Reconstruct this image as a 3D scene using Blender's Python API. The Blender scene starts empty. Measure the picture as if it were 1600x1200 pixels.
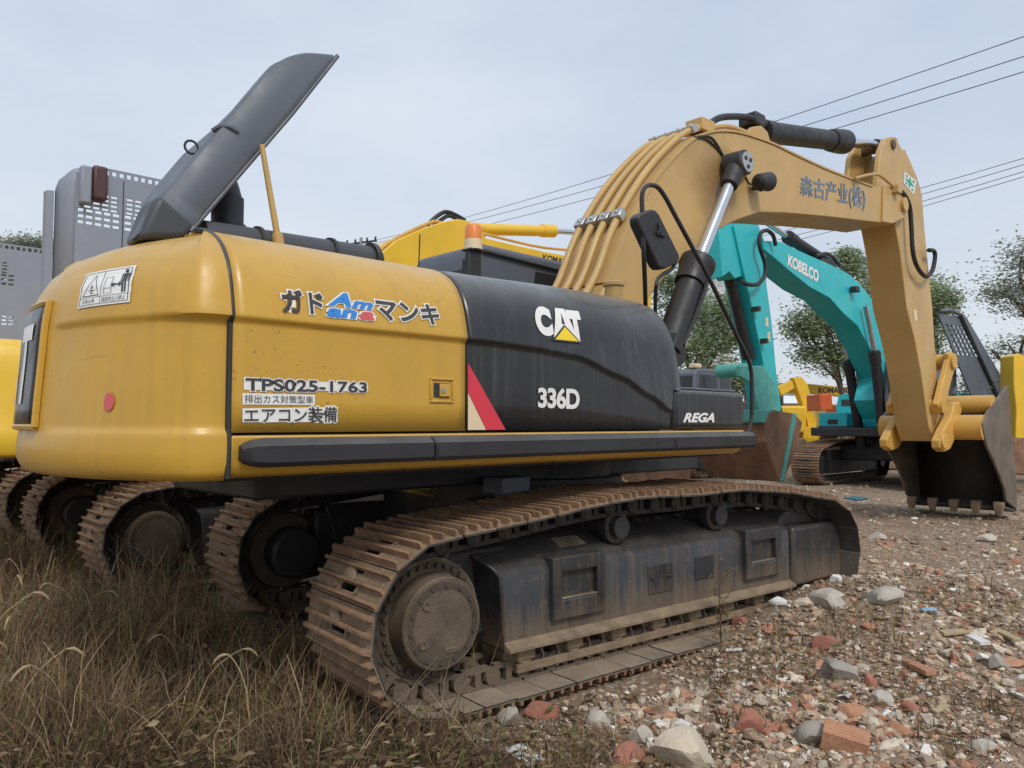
import bpy, bmesh, math, random
from mathutils import Vector, Matrix, noise
random.seed(7)
R = math.radians
SC = bpy.context.scene
COL = SC.collection
# ------------------------------------------------------------------ camera, world, sun, exposure
F = 1200.0                      # focal length in photo pixels (1600 wide)
CAM = Vector((-4.428, -4.518, 1.51)); BEAR = R(46.6); PITCH = R(2.96)
cd = bpy.data.cameras.new('camera'); co = bpy.data.objects.new('camera', cd); COL.objects.link(co)
co.location = CAM; co.rotation_euler = (R(90) + PITCH, 0, BEAR - R(90))
cd.sensor_width = 36; cd.lens = 27; cd.clip_start = 0.05; cd.clip_end = 2000
SC.camera = co
w = bpy.data.worlds.new('World'); SC.world = w; w.use_nodes = True
nt = w.node_tree; nt.nodes.clear()
SUN_EL, SUN_AZ = R(46), R(248)   # azimuth of the sun, counter-clockwise from +X
out = nt.nodes.new('ShaderNodeOutputWorld')
sky = nt.nodes.new('ShaderNodeTexSky'); sky.sky_type = 'NISHITA'; sky.sun_disc = False
sky.sun_elevation = SUN_EL; sky.sun_rotation = R(90) - SUN_AZ; sky.dust_density = 3.0; sky.air_density = 1.2
bg1 = nt.nodes.new('ShaderNodeBackground'); bg1.inputs[1].default_value = 0.10
nt.links.new(sky.outputs[0], bg1.inputs[0])
tc = nt.nodes.new('ShaderNodeTexCoord')
mp = nt.nodes.new('ShaderNodeMapping'); mp.inputs['Scale'].default_value = (1.0, 1.0, 2.6)
nz = nt.nodes.new('ShaderNodeTexNoise'); nz.inputs['Scale'].default_value = 1.7; nz.inputs['Detail'].default_value = 5; nz.inputs['Roughness'].default_value = .5
rp = nt.nodes.new('ShaderNodeValToRGB')
rp.color_ramp.elements[0].position = .3; rp.color_ramp.elements[0].color = (.455, .535, .67, 1)
rp.color_ramp.elements[1].position = .72; rp.color_ramp.elements[1].color = (.66, .71, .78, 1)
bg2 = nt.nodes.new('ShaderNodeBackground'); bg2.inputs[1].default_value = 1.0
nt.links.new(tc.outputs['Generated'], mp.inputs[0]); nt.links.new(mp.outputs[0], nz.inputs['Vector'])
nt.links.new(nz.outputs['Fac'], rp.inputs[0])
sx_ = nt.nodes.new('ShaderNodeSeparateXYZ'); nt.links.new(tc.outputs['Generated'], sx_.inputs[0])
mr = nt.nodes.new('ShaderNodeMapRange'); mr.inputs[1].default_value = .0; mr.inputs[2].default_value = .38; mr.inputs[3].default_value = .85; mr.inputs[4].default_value = 0
nt.links.new(sx_.outputs[2], mr.inputs[0])
mc = nt.nodes.new('ShaderNodeMix'); mc.data_type = 'RGBA'; mc.inputs[7].default_value = (.62, .655, .70, 1)
nt.links.new(mr.outputs[0], mc.inputs[0]); nt.links.new(rp.outputs[0], mc.inputs[6]); nt.links.new(mc.outputs[2], bg2.inputs[0])
mx = nt.nodes.new('ShaderNodeMixShader'); mx.inputs[0].default_value = .86     # a thin even cloud layer over the blue
nt.links.new(bg1.outputs[0], mx.inputs[1]); nt.links.new(bg2.outputs[0], mx.inputs[2]); nt.links.new(mx.outputs[0], out.inputs[0])
sl = bpy.data.lights.new('sun', 'SUN'); so = bpy.data.objects.new('sun', sl); COL.objects.link(so)
sl.energy = 1.5; sl.angle = R(12); sl.color = (1, .95, .87)
so.rotation_euler = (R(90) - SUN_EL, 0, SUN_AZ + R(90)); so.location = (0, 0, 30)
SC.view_settings.view_transform = 'Standard'; SC.view_settings.look = 'None'
SC.view_settings.exposure = 0.30; SC.view_settings.gamma = 1; SC.view_settings.use_curve_mapping = False
# ------------------------------------------------------------------ helpers
FWD = Vector((math.cos(BEAR) * math.cos(PITCH), math.sin(BEAR) * math.cos(PITCH), math.sin(PITCH)))
RGT = Vector((math.sin(BEAR), -math.cos(BEAR), 0)); UPV = RGT.cross(FWD)
def at(px, py, x=None, y=None, z=None, d=None):
    """photo pixel -> world point on the plane x=, y=, z= or at depth d"""
    r = FWD + RGT * ((px - 800) / F) - UPV * ((py - 600) / F)
    if x is not None: t = (x - CAM.x) / r.x
    elif y is not None: t = (y - CAM.y) / r.y
    elif z is not None: t = (z - CAM.z) / r.z
    else: t = d
    return CAM + r * t
def proj(p):
    v = Vector(p) - CAM; t = v.dot(FWD)
    return 800 + F * v.dot(RGT) / t, 600 - F * v.dot(UPV) / t
def xz(l, y):
    o = []
    for p in l:
        q = at(p[0], p[1], y=y); o.append((q.x, q.z))
    return o
def lerp(a, b, t): return a + (b - a) * t
def interp(x, pts):
    if x <= pts[0][0]: return pts[0][1]
    for (a, va), (b, vb) in zip(pts, pts[1:]):
        if x <= b:
            t = (x - a) / (b - a); t = t * t * (3 - 2 * t) * .5 + t * .5
            return va + (vb - va) * t
    return pts[-1][1]
def catmull(pts, n=6):
    P = [Vector(p) for p in pts]; o = []
    for i in range(len(P) - 1):
        a = P[max(i - 1, 0)]; b = P[i]; c = P[i + 1]; d = P[min(i + 2, len(P) - 1)]
        for k in range(n):
            t = k / n
            o.append(.5 * ((2 * b) + (c - a) * t + (2 * a - 5 * b + 4 * c - d) * t * t + (3 * b - a - 3 * c + d) * t ** 3))
    o.append(P[-1]); return o
class MB:
    def __init__(s): s.v = []; s.f = []; s.m = []
    def add(s, vs, fs, m=0):
        n = len(s.v); s.v += [tuple(v) for v in vs]
        for f in fs: s.f.append(tuple(i + n for i in f)); s.m.append(m)
        return s
    def box(s, c, size, rot=None, m=0):
        c = Vector(c); h = Vector(size) / 2; vs = []
        for i in range(8):
            p = Vector((h.x if i & 1 else -h.x, h.y if i & 2 else -h.y, h.z if i & 4 else -h.z))
            vs.append(c + (rot @ p if rot else p))
        return s.add(vs, [(0, 2, 3, 1), (4, 5, 7, 6), (0, 1, 5, 4), (2, 6, 7, 3), (0, 4, 6, 2), (1, 3, 7, 5)], m)
    def bx(s, x0, x1, y0, y1, z0, z1, m=0):
        return s.box(((x0 + x1) / 2, (y0 + y1) / 2, (z0 + z1) / 2), (abs(x1 - x0), abs(y1 - y0), abs(z1 - z0)), None, m)
    def prism(s, poly, a0, a1, axis='y', m=0):
        """poly in (x,z) for axis y, (y,z) for axis x, (x,y) for axis z"""
        n = len(poly)
        def mk(p, a):
            return (p[0], a, p[1]) if axis == 'y' else (a, p[0], p[1]) if axis == 'x' else (p[0], p[1], a)
        vs = [mk(p, a0) for p in poly] + [mk(p, a1) for p in poly]
        fs = [tuple(range(n)), tuple(range(2 * n - 1, n - 1, -1))]
        fs += [(i, i + n, (i + 1) % n + n, (i + 1) % n) for i in range(n)]
        return s.add(vs, fs, m)
    def cyl(s, p0, p1, r0, r1=None, n=20, m=0, caps=True):
        p0 = Vector(p0); p1 = Vector(p1); r1 = r0 if r1 is None else r1
        d = (p1 - p0).normalized(); a = d.orthogonal().normalized(); b = d.cross(a)
        vs = []
        for p, r in ((p0, r0), (p1, r1)):
            for k in range(n):
                t = 2 * math.pi * k / n; vs.append(p + (a * math.cos(t) + b * math.sin(t)) * r)
        fs = [(k, (k + 1) % n, (k + 1) % n + n, k + n) for k in range(n)]
        if caps: fs += [tuple(range(n - 1, -1, -1)), tuple(range(n, 2 * n))]
        return s.add(vs, fs, m)
    def lathe(s, p0, axis, prof, n=28, m=0):
        """prof: (distance along axis, radius)"""
        p0 = Vector(p0); d = Vector(axis).normalized(); a = d.orthogonal().normalized(); b = d.cross(a)
        vs = []; fs = []
        for h, r in prof:
            for k in range(n):
                t = 2 * math.pi * k / n; vs.append(p0 + d * h + (a * math.cos(t) + b * math.sin(t)) * max(r, 1e-4))
        for j in range(len(prof) - 1):
            fs += [(j * n + k, j * n + (k + 1) % n, (j + 1) * n + (k + 1) % n, (j + 1) * n + k) for k in range(n)]
        fs += [tuple(range(n - 1, -1, -1)), tuple(range((len(prof) - 1) * n, len(prof) * n))]
        return s.add(vs, fs, m)
    def tube(s, path, r, n=8, m=0, smooth=0):
        P = catmull(path, smooth) if smooth else [Vector(p) for p in path]
        vs = []; fs = []; ref = None
        for i, p in enumerate(P):
            d = (P[min(i + 1, len(P) - 1)] - P[max(i - 1, 0)]).normalized()
            a = d.orthogonal().normalized() if ref is None else (ref - d * ref.dot(d)).normalized()
            ref = a; b = d.cross(a); rr = r(i / (len(P) - 1)) if callable(r) else r
            for k in range(n):
                t = 2 * math.pi * k / n; vs.append(p + (a * math.cos(t) + b * math.sin(t)) * rr)
        for j in range(len(P) - 1):
            fs += [(j * n + k, j * n + (k + 1) % n, (j + 1) * n + (k + 1) % n, (j + 1) * n + k) for k in range(n)]
        fs += [tuple(range(n - 1, -1, -1)), tuple(range((len(P) - 1) * n, len(P) * n))]
        return s.add(vs, fs, m)
    def grid(s, rows, m=0, closed=False):
        n = len(rows[0]); vs = [p for r in rows for p in r]; fs = []
        for j in range(len(rows) - 1):
            for i in range(n if closed else n - 1):
                fs.append((j * n + i, j * n + (i + 1) % n, (j + 1) * n + (i + 1) % n, (j + 1) * n + i))
        return s.add(vs, fs, m)
    def build(s, name, mats, par=None, bevel=0, world=False, label=None, flat=False, rotz=0, seg=2, recalc=True, angle=38):
        if not isinstance(mats, (list, tuple)): mats = [mats]
        vs = s.v
        if world and par is not None:
            mi = (Matrix.Translation(par.location) @ Matrix.Rotation(par.rotation_euler.z, 4, 'Z')).inverted()
            vs = [tuple(mi @ Vector(v)) for v in vs]
        me = bpy.data.meshes.new(name); me.from_pydata(vs, [], s.f)
        for mm in mats: me.materials.append(mm)
        if len(mats) > 1: me.polygons.foreach_set('material_index', s.m)
        if recalc:
            bm = bmesh.new(); bm.from_mesh(me); bmesh.ops.recalc_face_normals(bm, faces=bm.faces); bm.to_mesh(me); bm.free()
        if not flat:
            me.polygons.foreach_set('use_smooth', [True] * len(me.polygons)); me.set_sharp_from_angle(angle=R(angle))
        me.update()
        o = bpy.data.objects.new(name, me); COL.objects.link(o)
        if par is not None: o.parent = par
        o.rotation_euler.z = rotz
        if bevel:
            b = o.modifiers.new('bevel', 'BEVEL'); b.width = bevel; b.segments = seg; b.limit_method = 'ANGLE'; b.angle_limit = R(35); b.harden_normals = False
        if label: o['label'] = label
        return o
def tag(o, label, cat, group=None, kind=None):
    o['label'] = label; o['category'] = cat
    if group: o['group'] = group
    if kind: o['kind'] = kind
    return o
def thing(name, label, cat, loc=(0, 0, 0), rz=0, group=None):
    o = bpy.data.objects.new(name, None); COL.objects.link(o); o.empty_display_size = .3
    o.location = loc; o.rotation_euler = (0, 0, rz)
    return tag(o, label, cat, group)
def struct(o, label=None, cat=None):
    o['kind'] = 'structure'
    if label: o['label'] = label
    if cat: o['category'] = cat
    return o
# ------------------------------------------------------------------ materials
def M(name, col, rough=.5, metal=0, var=.12, scale=2.5, bump=0, bscale=60, dust=0, dcol=(.30, .24, .17), streak=0, mudz=None, stain=None, chips=0, chipc=(.16, .10, .06), mudc=(.20, .145, .095), scol=(.16, .15, .14), spots=0, pcol=(.12, .06, .03), spec=.5, coat=0):
    m = bpy.data.materials.new(name); m.use_nodes = True; t = m.node_tree; N = t.nodes; L = t.links
    b = N['Principled BSDF']; b.inputs['Roughness'].default_value = rough; b.inputs['Metallic'].default_value = metal
    b.inputs['Specular IOR Level'].default_value = spec; b.inputs['Coat Weight'].default_value = coat
    c = N.new('ShaderNodeTexCoord')
    oi = N.new('ShaderNodeObjectInfo'); of = N.new('ShaderNodeVectorMath'); of.operation = 'MULTIPLY_ADD'      # every object gets its own patch of the pattern
    L.new(oi.outputs['Random'], of.inputs[0]); of.inputs[1].default_value = (37, 21, 29); L.new(c.outputs['Object'], of.inputs[2])
    def noise_(sc, det=6, vec=None, ro=.6):
        n = N.new('ShaderNodeTexNoise'); n.inputs['Scale'].default_value = sc; n.inputs['Detail'].default_value = det; n.inputs['Roughness'].default_value = ro
        L.new(vec or of.outputs[0], n.inputs['Vector']); return n.outputs['Fac']
    def rng(v, a, b_, lo=0, hi=1):
        n = N.new('ShaderNodeMapRange'); n.inputs[1].default_value = a; n.inputs[2].default_value = b_; n.inputs[3].default_value = lo; n.inputs[4].default_value = hi
        L.new(v, n.inputs[0]); return n.outputs[0]
    def mixc(f, a, b_):
        n = N.new('ShaderNodeMix'); n.data_type = 'RGBA'
        for s_, v in ((0, f), (6, a), (7, b_)):
            if isinstance(v, bpy.types.NodeSocket): L.new(v, n.inputs[s_])
            elif s_ == 0: n.inputs[0].default_value = v
            else: n.inputs[s_].default_value = (*v, 1)
        return n.outputs[2]
    def mul(a, b_):
        n = N.new('ShaderNodeMath'); n.operation = 'MULTIPLY'
        for i, v in enumerate((a, b_)):
            if isinstance(v, bpy.types.NodeSocket): L.new(v, n.inputs[i])
            else: n.inputs[i].default_value = v
        return n.outputs[0]
    k = mixc(rng(noise_(scale), .3, .7), [x * (1 - var) for x in col], [min(1, x * (1 + var)) for x in col])
    if spots: k = mixc(mul(rng(noise_(scale * 5, 8), .56, .72), spots), k, pcol)
    if streak:
        mp_ = N.new('ShaderNodeMapping'); mp_.inputs['Scale'].default_value = (22, 22, .7); L.new(c.outputs['Object'], mp_.inputs[0])
        k = mixc(mul(mul(rng(noise_(1, 4, mp_.outputs[0]), .48, .75), rng(noise_(1.6, 3), .35, .65)), streak), k, scol)
    if chips:
        k = mixc(mul(mul(rng(noise_(55, 3), .655, .675), rng(noise_(1.3, 3), .50, .62)), chips), k, chipc)
        ms_ = N.new('ShaderNodeMapping'); ms_.inputs['Scale'].default_value = (1.5, 1.5, 46); ms_.inputs['Rotation'].default_value = (.5, .35, .2); L.new(of.outputs[0], ms_.inputs[0])
        k = mixc(mul(mul(rng(noise_(1.6, 2, ms_.outputs[0]), .70, .73), rng(noise_(.9, 2), .52, .6)), chips * .7), k, chipc)
    if stain:
        vs_ = N.new('ShaderNodeVectorMath'); vs_.operation = 'DISTANCE'; L.new(c.outputs['Object'], vs_.inputs[0]); vs_.inputs[1].default_value = stain[0]
        as_ = N.new('ShaderNodeMath'); as_.operation = 'MULTIPLY_ADD'; L.new(noise_(2.2, 7), as_.inputs[0]); as_.inputs[1].default_value = .9; L.new(vs_.outputs[1], as_.inputs[2])
        k = mixc(rng(as_.outputs[0], .45 + stain[1] * .15, .45 + stain[1], .8, 0), k, stain[2])
    if mudz:
        mq_ = N.new('ShaderNodeMapping'); mq_.inputs['Scale'].default_value = (3.2, 3.2, .5); L.new(c.outputs['Object'], mq_.inputs[0])
        sz_ = N.new('ShaderNodeSeparateXYZ'); L.new(c.outputs['Object'], sz_.inputs[0])
        ad_ = N.new('ShaderNodeMath'); ad_.operation = 'MULTIPLY_ADD'; L.new(noise_(4.0, 9, mq_.outputs[0], .7), ad_.inputs[0]); ad_.inputs[1].default_value = .55; L.new(sz_.outputs[2], ad_.inputs[2])
        k = mixc(rng(ad_.outputs[0], mudz[0] + .28, mudz[1] + .28, .75, 0), k, mudc)
    if dust:
        g = N.new('ShaderNodeNewGeometry'); sp = N.new('ShaderNodeSeparateXYZ'); L.new(g.outputs['Normal'], sp.inputs[0])
        k = mixc(mul(mul(rng(sp.outputs[2], .2, .95), rng(noise_(3.5, 7), .25, .75, .35, 1)), dust), k, dcol)
    L.new(k, b.inputs['Base Color'])
    L.new(rng(noise_(scale * 3), .3, .7, max(.03, rough - .1), min(1, rough + .12)), b.inputs['Roughness'])
    if bump:
        bn = N.new('ShaderNodeBump'); bn.inputs['Strength'].default_value = bump; bn.inputs['Distance'].default_value = .02
        L.new(noise_(bscale, 5), bn.inputs['Height']); L.new(bn.outputs[0], b.inputs['Normal'])
    return m
YEL = M('hood_yellow_paint', (.555, .325, .045), .34, var=.07, dust=.42, dcol=(.60, .46, .28), spots=.12, pcol=(.40, .25, .07), chips=.75, chipc=(.20, .125, .05), streak=.34, scol=(.36, .21, .045), bump=.03, bscale=14)
TAN = M('boom_tan_paint', (.53, .345, .125), .44, chips=.7, chipc=(.17, .10, .05), var=.10, scale=1.2, dust=.3, dcol=(.48, .38, .24), streak=.25, scol=(.36, .2, .06), bump=.05, bscale=20)
GLD = M('bucket_top_paint', (.62, .36, .08), .5, var=.12, dust=.3, dcol=(.5, .38, .22), bump=.06)
KYL = M('bright_yellow_paint', (.80, .50, .035), .42, var=.08, dust=.25, dcol=(.55, .45, .25))
BLK = M('black_panel_paint', (.019, .020, .022), .29, var=.3, chips=.6, chipc=(.10, .10, .095), streak=.8, scol=(.075, .075, .07), dust=.85, dcol=(.20, .205, .21), bump=.02, bscale=10)
RUB = M('black_rubber', (.022, .022, .025), .55, var=.25, dust=.8, dcol=(.16, .16, .16), bump=.08, bscale=90)
GRY = M('hood_grey_paint', (.105, .120, .152), .52, var=.10, dust=.3, dcol=(.15, .16, .18), streak=.2, scol=(.1, .1, .11))
LGR = M('vented_lid_grey_paint', (.255, .28, .345), .55, var=.07, streak=.2, scol=(.15, .15, .18))
DRK = M('dark_steel', (.028, .028, .030), .55, var=.3, dust=.3, dcol=(.12, .1, .08), bump=.1)
FRM = M('dusty_frame_paint', (.030, .031, .034), .40, var=.45, scale=3, streak=.6, mudz=(.22, .50), scol=(.16, .11, .07), dust=.38, dcol=(.14, .125, .11), spots=.5, pcol=(.13, .085, .05), bump=.1, bscale=30)
SHOE = M('rusty_muddy_steel', (.235, .165, .108), .85, var=.35, scale=7, spots=.5, pcol=(.13, .075, .045), dust=.5, dcol=(.40, .31, .21), bump=.5, bscale=45)
GROUS = M('rusty_grouser', (.255, .15, .088), .75, var=.4, scale=8, spots=.6, pcol=(.16, .055, .03), dust=.4, dcol=(.42, .31, .19), bump=.5, bscale=40)
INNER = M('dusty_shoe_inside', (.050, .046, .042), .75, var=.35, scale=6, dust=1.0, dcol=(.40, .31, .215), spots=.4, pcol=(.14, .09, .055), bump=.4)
CHAIN = M('shade_dark_chain_steel', (.035, .031, .028), .7, var=.4, scale=9, mudz=(.14, .50), mudc=(.17, .125, .085), dust=.4, bump=.4)  # steel darkened to carry the shade under the top run; mud low down
PIPE = M('slate_tube_paint', (.05, .055, .066), .5, var=.15, dust=.4, dcol=(.12, .13, .14))
MUD = M('dried_mud_steel', (.225, .165, .108), .9, var=.3, scale=9, spots=.4, pcol=(.12, .07, .04), bump=.5, bscale=40)
HUBD = M('muddy_bolt', (.075, .058, .042), .8, var=.3, bump=.2)
HUB = M('muddy_hub', (.115, .085, .058), .72, var=.4, scale=6, spots=.6, pcol=(.045, .04, .035), dust=.5, dcol=(.28, .21, .14), bump=.3, bscale=30)
CHR = M('chrome_rod', (.62, .63, .65), .22, 1, var=.05)
ZNC = M('zinc_clamp', (.5, .5, .48), .35, .9, var=.1)
GLS = M('dark_glass', (.02, .024, .03), .08, var=.1)
HOSE = M('black_hose', (.018, .018, .02), .5, var=.2, dust=.3, dcol=(.09, .09, .09))
WHT = M('white_decal', (.78, .78, .76), .5, var=.05)
CHA = M('charcoal_decal', (.045, .045, .05), .5, var=.1)
BLU = M('blue_decal', (.03, .22, .62), .45, var=.05)
NAV = M('slate_blue_decal', (.15, .20, .26), .5, var=.2)
REDD = M('red_decal', (.62, .035, .06), .45, var=.06)
PNK = M('pale_red_decal', (.60, .10, .11), .45, var=.06)
CRM = M('cream_decal', (.72, .58, .38), .5, var=.06)
LYE = M('logo_yellow_decal', (.85, .62, .02), .45, var=.04)
GRN = M('green_decal', (.02, .36, .25), .5, var=.06)
TEAL = M('teal_paint', (.022, .48, .52), .42, var=.07, scale=1.2, dust=.2, dcol=(.3, .45, .42), streak=.15, scol=(.03, .25, .25))
TEAL2 = M('faded_teal_paint', (.09, .38, .34), .6, var=.2, scale=5, spots=.4, pcol=(.2, .14, .08))
RUST = M('rusty_bucket', (.22, .120, .072), .8, var=.35, scale=3, spots=.5, pcol=(.09, .04, .025), dust=.3, bump=.3, bscale=25)
BKT = M('worn_bucket_steel', (.045, .040, .035), .6, .2, var=.35, scale=2, spots=.5, pcol=(.10, .06, .04), dust=.7, dcol=(.22, .17, .125), bump=.15)
WORN = M('scraped_steel', (.175, .145, .115), .55, .3, var=.3, scale=3, streak=.5, scol=(.1, .08, .06), bump=.2)
ORG = M('orange_plastic', (.80, .24, .05), .4, var=.06)
REDB = M('dark_red_plastic', (.085, .035, .04), .45, var=.15)
ORR = M('orange_red_paint', (.62, .11, .03), .45, var=.06)

BOOMT = M('stained_boom_paint', (.53, .345, .125), .44, chips=.7, chipc=(.17, .10, .05), var=.10, scale=1.2, dust=.3, dcol=(.48, .38, .24), streak=.3, scol=(.34, .19, .06), bump=.05, bscale=20, stain=((2.15, -.5, 3.85), .62, (.22, .13, .06)))
def leafmat(name, col):
    m = bpy.data.materials.new(name); m.use_nodes = True; t = m.node_tree; N = t.nodes; L = t.links; N.remove(N['Principled BSDF'])
    c = N.new('ShaderNodeTexCoord'); n = N.new('ShaderNodeTexNoise'); n.inputs['Scale'].default_value = .8; L.new(c.outputs['Object'], n.inputs['Vector'])
    r = N.new('ShaderNodeValToRGB'); r.color_ramp.elements[0].position = .3; r.color_ramp.elements[0].color = (*[x * .75 for x in col], 1); r.color_ramp.elements[1].position = .7; r.color_ramp.elements[1].color = (*[x * 1.2 for x in col], 1); L.new(n.outputs['Fac'], r.inputs[0])
    d = N.new('ShaderNodeBsdfDiffuse'); q = N.new('ShaderNodeBsdfTranslucent'); x = N.new('ShaderNodeMixShader'); x.inputs[0].default_value = .45
    L.new(r.outputs[0], d.inputs[0]); L.new(r.outputs[0], q.inputs[0]); L.new(d.outputs[0], x.inputs[1]); L.new(q.outputs[0], x.inputs[2]); L.new(x.outputs[0], N['Material Output'].inputs[0]); return m
# ------------------------------------------------------------------ ground
UROT = R(-5.2)                   # the undercarriage is slewed a little against the upper body
def fromU(x, y, z=0): return Vector((math.cos(UROT) * x - math.sin(UROT) * y, math.sin(UROT) * x + math.cos(UROT) * y, z))
def toU(x, y): return (math.cos(UROT) * x + math.sin(UROT) * y, -math.sin(UROT) * x + math.cos(UROT) * y)
def smooth(a, b, x):
    t = max(0, min(1, (x - a) / (b - a))); return t * t * (3 - 2 * t)
def gz(x, y):
    u, v = toU(x, y)
    h = -.02 + .05 * noise.noise((x * .5, y * .5, 3)) + .03 * noise.noise((x * 1.7, y * 1.7, 9)) + .012 * noise.noise((x * 6, y * 6, 1))
    h *= 1 if (x * x + y * y) < 900 else .3
    m = smooth(.2, 1.9, u) * (1 - smooth(2.6, 4.8, u)) * (1 - smooth(.2, 2.6, abs(v + 1.85)))
    h += .27 * m + .07 * smooth(-1.2, .0, u) * (1 - smooth(1.0, 2.0, u)) * smooth(-1.45, -1.68, v) * (1 - smooth(-1.9, -2.9, v) * 1.0)
    if abs(v) < 1.75 and abs(v) > .9 and abs(u) < 2.2: h = min(h, (.10 * smooth(-1.1, .1, u) * smooth(-1.36, -1.58, v) + .20 * smooth(.2, 2., u)) if v < 0 else 0) - .008
    return h
def axis(lo, hi, step, far):
    a = [lo + step * i for i in range(int((hi - lo) / step) + 1)]
    s = step; x = a[-1]
    while x < far: s *= 1.22; x += s; a.append(x)
    s = step; x = a[0]; b = []
    while x > -far: s *= 1.22; x -= s; b.append(x)
    return b[::-1] + a
GX = axis(-5, 12, .085, 600); GY = axis(-5, 6, .085, 600)
nx, ny = len(GX), len(GY)
gm = MB()
gm.v = [(x, y, gz(x, y)) for y in GY for x in GX]
gm.f = [(j * nx + i, j * nx + i + 1, (j + 1) * nx + i + 1, (j + 1) * nx + i) for j in range(ny - 1) for i in range(nx - 1)]
gm.m = [0] * len(gm.f)
def ground_mat():
    m = bpy.data.materials.new('rubble_soil'); m.use_nodes = True; t = m.node_tree; N = t.nodes; L = t.links; b = N['Principled BSDF']
    b.inputs['Roughness'].default_value = .95; b.inputs['Specular IOR Level'].default_value = .2
    c = N.new('ShaderNodeTexCoord')
    def nz_(s, d=6):
        n = N.new('ShaderNodeTexNoise'); n.inputs['Scale'].default_value = s; n.inputs['Detail'].default_value = d; n.inputs['Roughness'].default_value = .62
        L.new(c.outputs['Object'], n.inputs['Vector']); return n.outputs['Fac']
    def ramp(v, st):
        n = N.new('ShaderNodeValToRGB'); e = n.color_ramp.elements
        for i, (p, q) in enumerate(st):
            k = e[i] if i < 2 else e.new(p)
            k.position = p; k.color = (*q, 1)
        L.new(v, n.inputs[0]); return n.outputs[0]
    def mixc(f, a, q):
        n = N.new('ShaderNodeMix'); n.data_type = 'RGBA'; L.new(f, n.inputs[0]); L.new(a, n.inputs[6]); L.new(q, n.inputs[7]); return n.outputs[2]
    soil = ramp(nz_(2.2, 9), [(.3, (.195, .135, .09)), (.7, (.375, .27, .18))])
    vo = N.new('ShaderNodeTexVoronoi'); vo.inputs['Scale'].default_value = 42; L.new(c.outputs['Object'], vo.inputs['Vector'])
    sep = N.new('ShaderNodeSeparateColor'); L.new(vo.outputs['Color'], sep.inputs[0])
    chips = ramp(sep.outputs[0], [(.0, (.19, .13, .085)), (.35, (.34, .25, .165)), (.55, (.46, .37, .27)), (.78, (.28, .15, .10)), (.83, (.44, .38, .30)), (.93, (.62, .57, .50))])
    for e_ in (0,): pass
    thr = ramp(sep.outputs[1], [(.35, (0, 0, 0)), (.42, (1, 1, 1))])
    pat = ramp(nz_(.8, 4), [(.36, (.15, .15, .15)), (.6, (1, 1, 1))])
    mm = N.new('ShaderNodeMix'); mm.data_type = 'RGBA'; mm.blend_type = 'MULTIPLY'; mm.inputs[0].default_value = 1; L.new(thr, mm.inputs[6]); L.new(pat, mm.inputs[7])
    k = mixc(mm.outputs[2], soil, chips)
    L.new(k, b.inputs['Base Color'])
    bn = N.new('ShaderNodeBump'); bn.inputs['Strength'].default_value = .9; bn.inputs['Distance'].default_value = .03
    ad = N.new('ShaderNodeMath'); ad.operation = 'ADD'; L.new(nz_(28, 8), ad.inputs[0]); L.new(sep.outputs[2], ad.inputs[1])
    L.new(ad.outputs[0], bn.inputs['Height']); L.new(bn.outputs[0], b.inputs['Normal'])
    return m
struct(gm.build('ground', ground_mat(), recalc=False, angle=180), 'brown rubble strewn soil of the machinery yard', 'ground')

# ------------------------------------------------------------------ dry grass (one mass) and rubble (one mass)
STRAW = [leafmat('straw_%d' % i, c) for i, c in enumerate([(.43, .32, .185), (.31, .215, .125), (.21, .14, .09), (.20, .21, .09), (.64, .52, .34), (.12, .078, .06)])]
def in_frame(x, y, z=.2, mrg=60):
    v = Vector((x, y, z)) - CAM
    if v.dot(FWD) < .4: return False
    px, py = proj((x, y, z)); return -mrg < px < 1600 + mrg and py < 1260 + mrg
def grass_dens(x, y):
    """how thick the dry grass stands at a spot: dense behind the machine, thin on the rubble"""
    u, v = toU(x, y)
    n = .5 + .9 * noise.noise((x * .7, y * .7, 5)) + .5 * noise.noise((x * 2.3, y * 2.3, 2))
    left = 1 - smooth(-2.35, -1.2, u + .25 * n)            # behind the tracks
    right = .30 * (1 - smooth(1.4, 3.4, u)) * smooth(-1.68, -1.9, v) * (1 - smooth(-2.6, -4.0, v) * .55) * (n > .34)
    under = .10 if abs(v) < 1.0 and u < 1.5 else 0
    if abs(v) > .93 and abs(v) < 1.7 and u > -2.3 and u < 2.3: return 0
    return max(left * (.35 + .65 * max(0, n)), right, under)
gr = MB(); rg = random.Random(11)
def blade(x, y, L_, wd, lean, az, m, seg=4, droop=.5):
    z = gz(x, y) - .01; px_, py_, pz_ = x, y, z
    a = lean; w2 = rg.uniform(0, 6.28); sx, sy = math.cos(w2) * wd, math.sin(w2) * wd
    n0 = len(gr.v)
    for k in range(seg + 1):
        t = k / seg; q = (1 - t * .85)
        gr.v.append((px_ - sx * q, py_ - sy * q, pz_)); gr.v.append((px_ + sx * q, py_ + sy * q, pz_))
        st = L_ / seg; px_ += math.cos(az) * math.sin(a) * st; py_ += math.sin(az) * math.sin(a) * st; pz_ += math.cos(a) * st
        a += droop * rg.uniform(-.3, 1.3); az += rg.uniform(-.55, .55)
        if pz_ < z + .01 and k > 0: pz_ = z + .01
    for k in range(seg):
        i = n0 + 2 * k; gr.f.append((i, i + 1, i + 3, i + 2)); gr.m.append(m)
cnt = 0; tries = 0
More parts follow.
